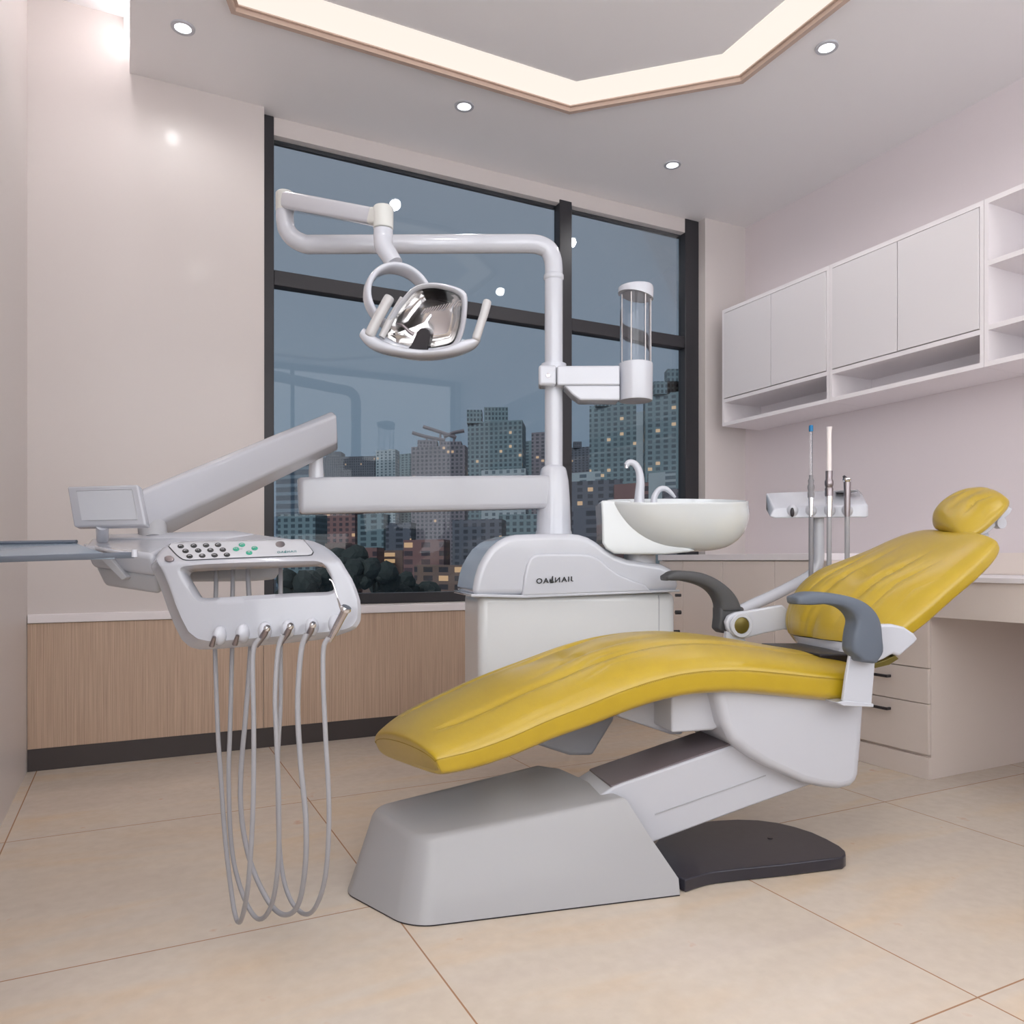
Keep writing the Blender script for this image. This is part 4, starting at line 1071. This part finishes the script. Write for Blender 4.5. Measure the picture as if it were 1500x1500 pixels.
# ---- instrument holders, six notches
hold = [(322.5, 931), (356.5, 927.5), (388.5, 924.5), (422.5, 921.5), (457, 918.5), (491, 914)]
def sph(bm, c, rx, ry, rz, n=20, m_=12, ax_=None):
    rings(bm, [[c+Vector((rx*math.sin(PI*i/m_)*math.cos(2*PI*j/n), ry*math.sin(PI*i/m_)*math.sin(2*PI*j/n), rz*math.cos(PI*i/m_))) for j in range(n)] for i in range(1, m_)])
for u, v in hold:
    bm = BM(); c = FP(u, v)+Vector((0, -.002, 0)); kf = 1.7/F
    sph(bm, c, 9.6*kf, .020, 14*kf); finish(bm, 'instrument_holder', M['whitem'], con)
for u, v in ((320, 858), (340.5, 858), (361.5, 858), (373, 858), (411, 858)):
    pass
# ---- monitor
mon = []
TL, TR, BR, BL = D(98, 712.5, 1.90), D(201.6, 709.5, 1.86), D(213.5, 769.6, 1.83), D(108, 771.5, 1.87)
nn = (TR-TL).cross(BL-TL).normalized(); 
if nn.y > 0: nn = -nn
bm = BM(); back_ = [p-nn*.028+Vector((-.006, 0, 0)) for p in (TL, TR, BR, BL)]; loft2(bm, back_, [TL, TR, BR, BL]); mo = finish(bm, 'monitor', M['whitec'], con, smooth=30, bevel=.005, seg=3)
def mp_(x, y): return TL.lerp(TR, x).lerp(BL.lerp(BR, x), y)
bm = BM(); a = [mp_(.13, .13)+nn*.0006, mp_(.90, .13)+nn*.0006, mp_(.90, .85)+nn*.0006, mp_(.13, .85)+nn*.0006]
loft2(bm, [p-nn*.003 for p in a], a); sc = finish(bm, 'screen', M['screen'], mo, smooth=0)
for (x0, y0, x1, y1) in ((.12, .12, .91, .125), (.905, .12, .912, .87), (.2, .86, .905, .865)):
    bm = BM(); a = [mp_(x, y)+nn*.0012 for x, y in ((x0, y0), (x1, y0), (x1, y1), (x0, y1))]; loft2(bm, [p-nn*.003 for p in a], a); finish(bm, 'screen_edge', M['greyp'], mo, smooth=0)
bm = BM(); tube(bm, [D(150, 769, 1.87), D(150, 789, 1.92)], .0145, smooth=0, seg=24); finish(bm, 'monitor_neck', M['white'], con)
# ---- swing bracket and three little plugs under the body
bm = BM(); a = [D(u, v, 1.80) for u, v in [(140, 812), (158, 814), (186, 846), (178, 850)]]; loft2(bm, a, [p+Vector((0, .06, 0)) for p in a]); finish(bm, 'tray_bracket', M['greyp'], con, smooth=0, bevel=.002)
for u in (197.5, 203, 209.5):
    bm = BM(); tube(bm, [D(u, 846, 1.84), D(u, 862.5, 1.84)], .0035, smooth=0, seg=10); finish(bm, 'plug', M['dark'], con)

# ---- tray
tr = thing('instrument_tray', 'bare blue-grey steel tray on white rails clipped to the console', 'tray', D(90, 812, 1.74))
ty = lambda v: 1.66+(819-v)/24*.24
P4 = [D(-44, 819.5, 1.69), D(168, 815.5, 1.66), D(112, 795.5, 1.90), D(-30, 797.5, 1.92)]
bm = BM(); loft2(bm, [p-Vector((0, 0, .006)) for p in P4], P4); finish(bm, 'tray_plate', M['tray'], tr, smooth=0, bevel=.002)
bm = BM(); a = [D(-30, 797.5, 1.92), D(112, 795.2, 1.90)]; tube(bm, [p+Vector((0, 0, .003)) for p in a], .006, smooth=0, seg=10, flat=(Vector((0, 0, 1)), .8)); finish(bm, 'tray_rim', M['trim_s'], tr)
bm = BM(); a = [D(-44, 821, 1.685), D(196, 813, 1.66)]; tube(bm, a, .007, smooth=0, seg=10, flat=(Vector((0, 1, 0)), .5)); finish(bm, 'tray_rim', M['trim_s'], tr)
bm = BM(); a = [D(122, 797, 1.90), D(128, 795.5, 1.92), D(200, 808, 1.70), D(190, 811, 1.66)]; loft2(bm, [p-Vector((0, 0, .008)) for p in a], a); finish(bm, 'tray_rail', M['white'], tr, smooth=0, bevel=.003)
bm = BM(); lathe(bm, D(197, 810.5, 1.655), [(.006, -.008), (.006, .008)], seg=16); finish(bm, 'rail_knob', M['white'], tr)

# ---- handpieces and hoses
yF, yBk = 1.655, 1.80
loops = [
 ([(315, 952), (319, 1067), (323, 1130), (330, 1230), (341.7, 1325), (350, 1351), (358, 1330), (365, 1280), (370.7, 1180), (371.7, 1067), (370.5, 960), (380, 934)], 'grey hosed handpiece in the third holder slot, its loop of hose hanging lowest', 371),
 ([(340, 952), (337, 1067), (335, 1147), (340, 1247), (356.7, 1313), (378, 1346), (396.7, 1328), (407, 1270), (408.5, 1180), (405, 1080), (403, 1020), (407, 955), (414, 930)], 'grey hosed handpiece in the fourth holder slot, loop crossing the lowest one', 404),
 ([(367, 950), (360, 1047), (353, 1130), (354, 1197), (367, 1263), (393, 1320), (416.7, 1340), (436.7, 1325), (447, 1270), (448, 1200), (440, 1113), (436, 1030), (441, 955), (449, 928)], 'grey hosed handpiece in the fifth holder slot from the left', 441),
 ([(411, 950), (411, 1030), (407, 1113), (408, 1213), (414, 1280), (426.7, 1320), (446.7, 1339), (463, 1327), (477, 1280), (482, 1190), (477, 1080), (473.5, 1000), (474, 950), (481, 934)], 'chrome syringe with bent thin tip and grey hose in the rightmost holder slot', 474)]
grips = [[(391, 921), (387, 929), (381, 938), (376, 946)], [(425, 918), (421, 927), (415, 936), (410, 944)], [(458, 916), (455, 924), (450, 933), (446, 940)], [(506, 893), (500, 905), (491, 922), (482, 939)]]
for li, ((px, lab, _), gp) in enumerate(zip(loops, grips)):
    n_ = len(px); pts = []
    off = (li-1.5)*.012
    for i, (u, v) in enumerate(px):
        t = i/(n_-1); w = .5-.5*math.cos(PI*min(1, max(0, (t-.25)/.5)))
        y = (yBk+off*.5)+(yF-(yBk+off*.5))*w
        pts.append(D(u, v, y))
    # back leg climbs behind the face plate into the console underside
    ub = px[0][0]; bk = [D({315: 317, 340: 341, 367: 362, 411: 411}[ub], 812, 1.86), D({315: 316.5, 340: 341, 367: 364, 411: 411}[ub], 858, 1.83), D(px[0][0], 905, 1.81)]
    pts = bk+pts
    ty_ = 'three_way_syringe' if li == 3 else 'dental_handpiece'
    t = thing(ty_, lab, 'syringe' if li == 3 else 'handpiece', D(px[-1][0], px[-1][1], yF))
    bm = BM(); tube(bm, pts, .0052 if li != 2 else .0058, seg=12, smooth=8); finish(bm, 'hose', M['hose'], t, smooth=60)
    gpts = [D(u, v, yF+.005*i) for i, (u, v) in enumerate(gp)]
    bm = BM(); tube(bm, gpts, [.0055, .0068, .006, .0055] if li < 3 else [.0095, .0085, .008, .006], seg=16, smooth=4); g = finish(bm, 'grip', M['steel'] if li == 3 else M['dsteel'], t)
    bm = BM(); c = gpts[0]; d = (gpts[0]-gpts[1]).normalized()
    tube(bm, [c-d*.002, c+d*.003, c+d*.007], [.007, .0075, .005] if li < 3 else [.0115, .0125, .0105], smooth=0, seg=16); finish(bm, 'end_cap', M['chrome'], g)
    if li == 3:
        bm = BM(); tube(bm, [D(482.5, 848.5, 1.645), D(486, 851, 1.645), D(489, 858, 1.645), D(494, 874, 1.645), D(499, 890, 1.65), D(502, 897, 1.655)], [.0016, .0018, .0018, .0022, .003, .004], smooth=5, seg=10); finish(bm, 'tip', M['chrome'], t)
# stubs in the two empty slots
for u, v in ((311, 940), (345, 938)):
    bm = BM(); tube(bm, [D(u+3, v-7, 1.66), D(u-1, v+6, 1.67)], [.004, .006], smooth=0, seg=12); finish(bm, 'hanger_pin', M['dsteel'], con)

# ================================================================= ASSISTANT CONSOLE
ya_ = 2.95; ka = ya_/F
asst = thing('assistant_console', 'white assistant instrument holder on a bent arm behind the backrest', 'instrument holder', D(1200, 832, ya_))
def AP(u, v, y=ya_): return D(u, v, y)
# block: front face + sloping top
f0 = [AP(1134, 759.5), AP(1138, 748), AP(1270, 739), AP(1271.5, 745), AP(1271, 758.5), AP(1225, 760)]
bm = BM()
Fb = [AP(1130, 758), AP(1271, 758)]; Ft = [AP(1134, 745), AP(1271, 738)]
Bt = [AP(1122, 722, ya_+.13), AP(1180, 720, ya_+.14), AP(1255, 717, ya_+.15), AP(1262, 722, ya_+.13)]
Bb = [p-Vector((0, 0, .07)) for p in Bt]
vs = {}
def q(*p): bm.faces.new([bm.verts.new(x) for x in p])
rings(bm, [[AP(1127, 757), AP(1134, 746), Bt[0], Bb[0]], [AP(1136, 759.5, ya_-.01), AP(1140, 745, ya_), AP(1136, 721, ya_+.14), Bb[0]+Vector((.02, 0, 0))], [AP(1268, 758.5, ya_-.01), AP(1268, 739, ya_), AP(1256, 716.5, ya_+.15), Bb[2]], [AP(1272, 757), AP(1272, 740), AP(1263, 722, ya_+.13), Bb[3]]])
finish(bm, 'holder_block', M['white'], asst, smooth=30, bevel=.006, seg=3)
for u in (1161, 1188, 1215, 1241):
    bm = BM(); sph(bm, AP(u, 748, ya_-.004), 8*ka, .02, 9*ka); finish(bm, 'holder_notch', M['whitem'], asst)
bm = BM(); sph(bm, AP(1160.5, 750.5, ya_-.022), 3*ka, .006, 7*ka); finish(bm, 'slot', M['dark'], asst)
bm = BM(); sph(bm, AP(1240, 720, ya_+.08), 16*ka, .05, 1.6*ka); finish(bm, 'rear_recess', M['greyp'], asst)
bm = BM(); tube(bm, [AP(1199, 757, ya_+.05), AP(1199.5, 800, ya_+.05), AP(1199, 822, ya_+.05), AP(1192, 838, ya_+.05), AP(1175, 850, ya_+.05), AP(1135, 871, ya_+.0), AP(1100, 887, ya_-.05), AP(1082, 896, ya_-.08)], [.020, .020, .020, .021, .021, .022, .022, .022], seg=22, smooth=6)
finish(bm, 'support_arm', M['white'], asst, smooth=60)
# instruments
def straight(u, y, segs, name, lab, cat, tilt_=0):
    t = thing(name, lab, cat, AP(u, 750, y))
    for nm, m, prof_, par in segs:
        bm = BM(); c = AP(u, 822, y); c.z = 0
        lathe(bm, c, [(r*ka, zz(v, y)) for r, v in prof_], seg=20); finish(bm, nm, M[m], t, smooth=40)
    return t
yi = ya_-.045
straight(1188, yi, [('hose', 'hosed', [(3.3, 870), (3.3, 757), ], 0), ('cuff', 'chrome', [(3.2, 757), (3.4, 754), (3.8, 729)], 0), ('valve', 'hosed', [(4.6, 729), (4.6, 722), (3.8, 720), (4.8, 715), (4.8, 712), (3.6, 709), (4.2, 704), (2.8, 700), (2.8, 696)], 0),
    ('suction_tube', 'clear', [(1.9, 697), (1.9, 632)], 0), ('inner_wire', 'steel', [(.5, 696), (.5, 633)], 0), ('tip', 'blue', [(2.8, 632), (3.0, 630), (3.0, 624), (2.2, 623)], 0)],
    'saliva_ejector', 'thin clear suction tube with blue tip, leftmost in the assistant holder', 'saliva ejector')
straight(1214.5, yi, [('hose', 'hose', [(3.4, 840), (3.4, 757)], 0), ('cuff', 'chrome', [(4.0, 757), (4.2, 750), (5.6, 727)], 0), ('valve', 'dsteel', [(5.6, 727), (5.8, 716), (4.8, 714), (6, 710), (6, 705), (4.6, 702), (4.8, 695), (5, 690)], 0),
    ('suction_tube', 'wtube', [(3.4, 690), (3.2, 640), (3.6, 630), (4.2, 627), (4.4, 625.5)], 0)],
    'suction_handpiece', 'white flared suction tube on chrome body, middle of the assistant holder', 'suction handpiece')
sy = straight(1241, yi, [('hose', 'hose', [(3.4, 835), (3.4, 757)], 0), ('body', 'dsteel', [(3.6, 757), (4.2, 745), (4.6, 720), (5, 706)], 0), ('collar', 'chrome', [(5, 706), (6.2, 704), (6.2, 701), (5.2, 700)], 0)],
    'assistant_syringe', 'short dark steel syringe on the right of the assistant holder', 'syringe')
bm = BM(); tube(bm, [AP(1240, 703, yi), AP(1237, 699, yi), AP(1235.5, 697, yi)], [.009, .006, .004], smooth=3, seg=10); finish(bm, 'nozzle', M['dark'], sy)

# ================================================================= CITY OUTSIDE
bm = BM(); Zg = -70
poly(bm, [Vector((-900, 120, Zg)), Vector((1500, 60, Zg)), Vector((2000, 3000, Zg)), Vector((-2500, 3000, Zg))])
poly(bm, [Vector((-900, 120, Zg-1)), Vector((1500, 60, Zg-1)), Vector((2000, 3000, Zg-1)), Vector((-2500, 3000, Zg-1))])
struct(finish(bm, 'ground', M['cityg'], smooth=0))
def bldg(u0, u1, v, dist, m, label, depth=None, z0=Zg, top=None, name='apartment_tower', cat='building'):
    a, b = D(u0, v, dist), D(u1, v, dist); w = b.x-a.x; dp = depth or w*.8
    bm = BM(); zt = a.z
    ang = math.radians(12); ca, sa = math.cos(ang), math.sin(ang)
    P = [Vector((a.x, dist+6, 0)), Vector((b.x, dist, 0)), Vector((b.x+.1*dp, dist+dp, 0)), Vector((a.x+.1*dp, dist+dp+6, 0))]
    loft2(bm, [Vector((p.x, p.y, z0)) for p in P], [Vector((p.x, p.y, zt)) for p in P])
    o = finish(bm, name, M[m], smooth=0); tag(o, label, cat, 'city buildings beyond the window')
    if top:
        for (x0, x1, vt) in top:
            c, d = D(x0, vt, dist+dp*.3), D(x1, vt, dist+dp*.3)
            bb = BM(); loft2(bb, [Vector((c.x, dist+dp*.25, zt-.5)), Vector((d.x, dist+dp*.25, zt-.5)), Vector((d.x, dist+dp*.7, zt-.5)), Vector((c.x, dist+dp*.7, zt-.5))],
                     [Vector((c.x, dist+dp*.25, c.z)), Vector((d.x, dist+dp*.25, c.z)), Vector((d.x, dist+dp*.7, c.z)), Vector((c.x, dist+dp*.7, c.z))])
            finish(bb, 'roof_block', M[m], o, smooth=0)
    return o
bldg(398, 452, 677, 330, 'f_blue', 'blue-grey striped office block at the left edge of the window view', name='office_block')
bldg(468, 549, 668, 520, 'f_dark', 'dark wide block behind the elbow of the delivery arm', top=[(478, 500, 662)])
bldg(548, 579, 658, 480, 'f_pale', 'slim pale tower between dark block and the tower with the swooping roof')
bldg(579, 601, 664, 560, 'f_teal', 'narrow teal tower touching the one with the swooping roof')
tw = bldg(600, 681, 652, 360, 'f_grey', 'grey balcony tower crowned by swooping roof beams', top=[(612, 640, 645), (646, 676, 647)])
for (x0, y0), (x1, y1), (x2, y2) in (((604, 634), (625, 640), (652, 645)), ((620, 625), (645, 633), (668, 641)), ((650, 640), (665, 634), (680, 631))):
    bm = BM(); tube(bm, [D(x0, y0, 366), D(x1, y1, 366), D(x2, y2, 366)], .9, smooth=4, seg=6); finish(bm, 'roof_beam', M['roofg'], tw)
    bm = BM(); tube(bm, [D(x1, y1, 366), D(x1, 656, 366)], .5, smooth=0, seg=6); finish(bm, 'roof_post', M['roofg'], tw)
bldg(684, 765, 615, 300, 'f_teal', 'tall teal tower directly left of the lamp post', top=[(684, 706, 601), (709, 744, 597)])
bldg(755, 781, 645, 420, 'f_teal', 'narrow teal tower just left of the lamp post sleeve')
bldg(779, 822, 631, 390, 'f_grey', 'slim grey tower hidden mostly by the lamp post')
bldg(836, 866, 654, 500, 'f_dark', 'stepped dark tower just right of the centre mullion', top=[(840, 852, 647)])
bldg(866, 932, 590, 270, 'f_teal', 'tall teal tower below the cup dispenser', top=[(872, 925, 584)])
bldg(934, 958, 600, 330, 'f_pale', 'narrow pale tower between the two tall teal towers')
bldg(950, 1012, 572, 250, 'f_teal', 'tallest teal tower at the right edge of the window with stepped crown', top=[(958, 1004, 559), (977, 1004, 541)])
bldg(838, 880, 690, 240, 'f_pale', 'low pale block right of the centre mullion')
bldg(838, 912, 702, 190, 'f_dark', 'dark gridded block in front, below the teal tower')
bldg(905, 950, 706, 170, 'f_red', 'reddish block behind the cup filler faucet')
bldg(955, 990, 690, 230, 'f_pale', 'small pale block behind the bowl rinse faucet')
bldg(980, 1030, 714, 215, 'f_grey', 'grey block at the lower right corner of the view')
bldg(704, 770, 686, 260, 'f_pale', 'pale low block in front of the tall teal tower')
lows = [(398, 462, 752, 230, 'f_teal', 'teal mid-rise below the left end of the delivery arm'), (455, 520, 745, 260, 'f_red', 'reddish mid-rise below the delivery arm'), (518, 562, 752, 240, 'f_teal', 'teal mid-rise below the middle of the delivery arm'),
        (560, 602, 765, 225, 'f_dark', 'dark mid-rise left of the tower with swooping roof'), (660, 735, 760, 200, 'f_dark', 'dark mid-rise left of the side unit'), (730, 830, 752, 215, 'f_teal', 'teal mid-rise behind the column sleeve'),
        (838, 900, 742, 150, 'f_dark', 'dark mid-rise left of the rinse bowl'),
        (466, 506, 795, 165, 'f_low', 'small lit block with warm windows, leftmost of the low row'), (500, 552, 802, 172, 'f_red', 'reddish low block second in the low row'), (546, 590, 806, 180, 'f_low', 'small lit block in the middle of the low row'),
        (585, 650, 790, 160, 'f_red', 'reddish lit apartment block at the end of the low row'), (600, 690, 828, 130, 'f_low', 'nearest lit block above the window sill left of the side unit'), (520, 575, 842, 120, 'f_low', 'nearest lit block among the dark trees')]
for a in lows: bldg(*a, name='apartment_block')
# dark trees low in the view
def treeblob(u, v, dist, r, lab):
    bm = BM(); c = D(u, v, dist)
    rnd = random.Random(int(u))
    for k_ in range(9):
        o = Vector((rnd.uniform(-1, 1)*r*.7, rnd.uniform(-.5, .5)*r, rnd.uniform(-.6, .3)*r)); rr_ = r*rnd.uniform(.35, .6)
        bmesh.ops.create_icosphere(bm, subdivisions=2, radius=rr_, matrix=Matrix.Translation(c+o))
    for v_ in bm.verts: v_.co += Vector((rnd.uniform(-1, 1), rnd.uniform(-1, 1), rnd.uniform(-1, 1)))*r*.05
    t = thing('city_tree', lab, 'tree', c-Vector((0, 0, r)), 'dark trees in the city below')
    finish(bm, 'crown', M['leaf'], t, smooth=0)
    bm = BM(); tube(bm, [Vector((c.x, c.y, Zg)), Vector((c.x, c.y, c.z))], r*.07, smooth=0, seg=8); finish(bm, 'trunk', M['leaf'], t)
for i, (u, v) in enumerate([(430, 850), (458, 838), (492, 852), (522, 830), (548, 836), (575, 852), (612, 866), (505, 818)]):
    nm = ['dark tree at the left corner of the view behind the console', 'dark tree behind the console opening', 'dark tree low behind the right edge of the console', 'dark round tree in front of the warm lit low row', 'dark tree right of the round one before the lit row',
          'dark tree above the sill midway to the side unit', 'dark tree at the sill nearest the side unit', 'small dark tree topmost of the tree group'][i]
    treeblob(u, v+6, 70+i*6, 2.4*(70+i*6)/85, nm)

# ================================================================= WORLD, CAMERA, LIGHT
w = bpy.data.worlds.new('dusk'); scene.world = w; w.use_nodes = True; nt = w.node_tree
bg = nt.nodes['Background']
tc = nt.nodes.new('ShaderNodeTexCoord'); sp = nt.nodes.new('ShaderNodeSeparateXYZ'); nt.links.new(tc.outputs['Generated'], sp.inputs[0])
rp = nt.nodes.new('ShaderNodeValToRGB'); e = rp.color_ramp.elements
e[0].position = 0; e[0].color = (*lin((88, 102, 118)), 1); e[1].position = .55; e[1].color = (*lin((117, 122, 132)), 1)
x = e.new(.15); x.color = (*lin((98, 112, 127)), 1)
nt.links.new(sp.outputs[2], rp.inputs[0]); nt.links.new(rp.outputs[0], bg.inputs[0]); bg.inputs[1].default_value = 1.1

sl = bpy.data.lights.new('facade_fill_sun', 'SUN'); sl.energy = 1.3; sl.angle = math.radians(20); sl.color = (.95, .97, 1.0)  # sun lamp added behind the view to brighten the city facades
so = bpy.data.objects.new('facade_fill_sun', sl); COL.objects.link(so); so.rotation_euler = (math.radians(62), 0, math.radians(-25))
cam = bpy.data.cameras.new('camera'); co = bpy.data.objects.new('camera', cam); COL.objects.link(co)
co.location = (0, 0, CH); co.rotation_euler = (PI/2, 0, 0)
cam.sensor_width = 36; cam.lens = F/1500*36; cam.shift_x = 0; cam.shift_y = (HZ-750)/1500
cam.clip_start = .05; cam.clip_end = 5000
scene.camera = co
scene.view_settings.view_transform = 'Standard'; scene.view_settings.look = 'None'
scene.view_settings.exposure = 0.36; scene.view_settings.gamma = 1
scene.view_settings.use_curve_mapping = False
scene.cycles.max_bounces = 10; scene.cycles.transparent_max_bounces = 12
scene.cycles.use_denoising = True
scene.cycles.sample_clamp_indirect = 6
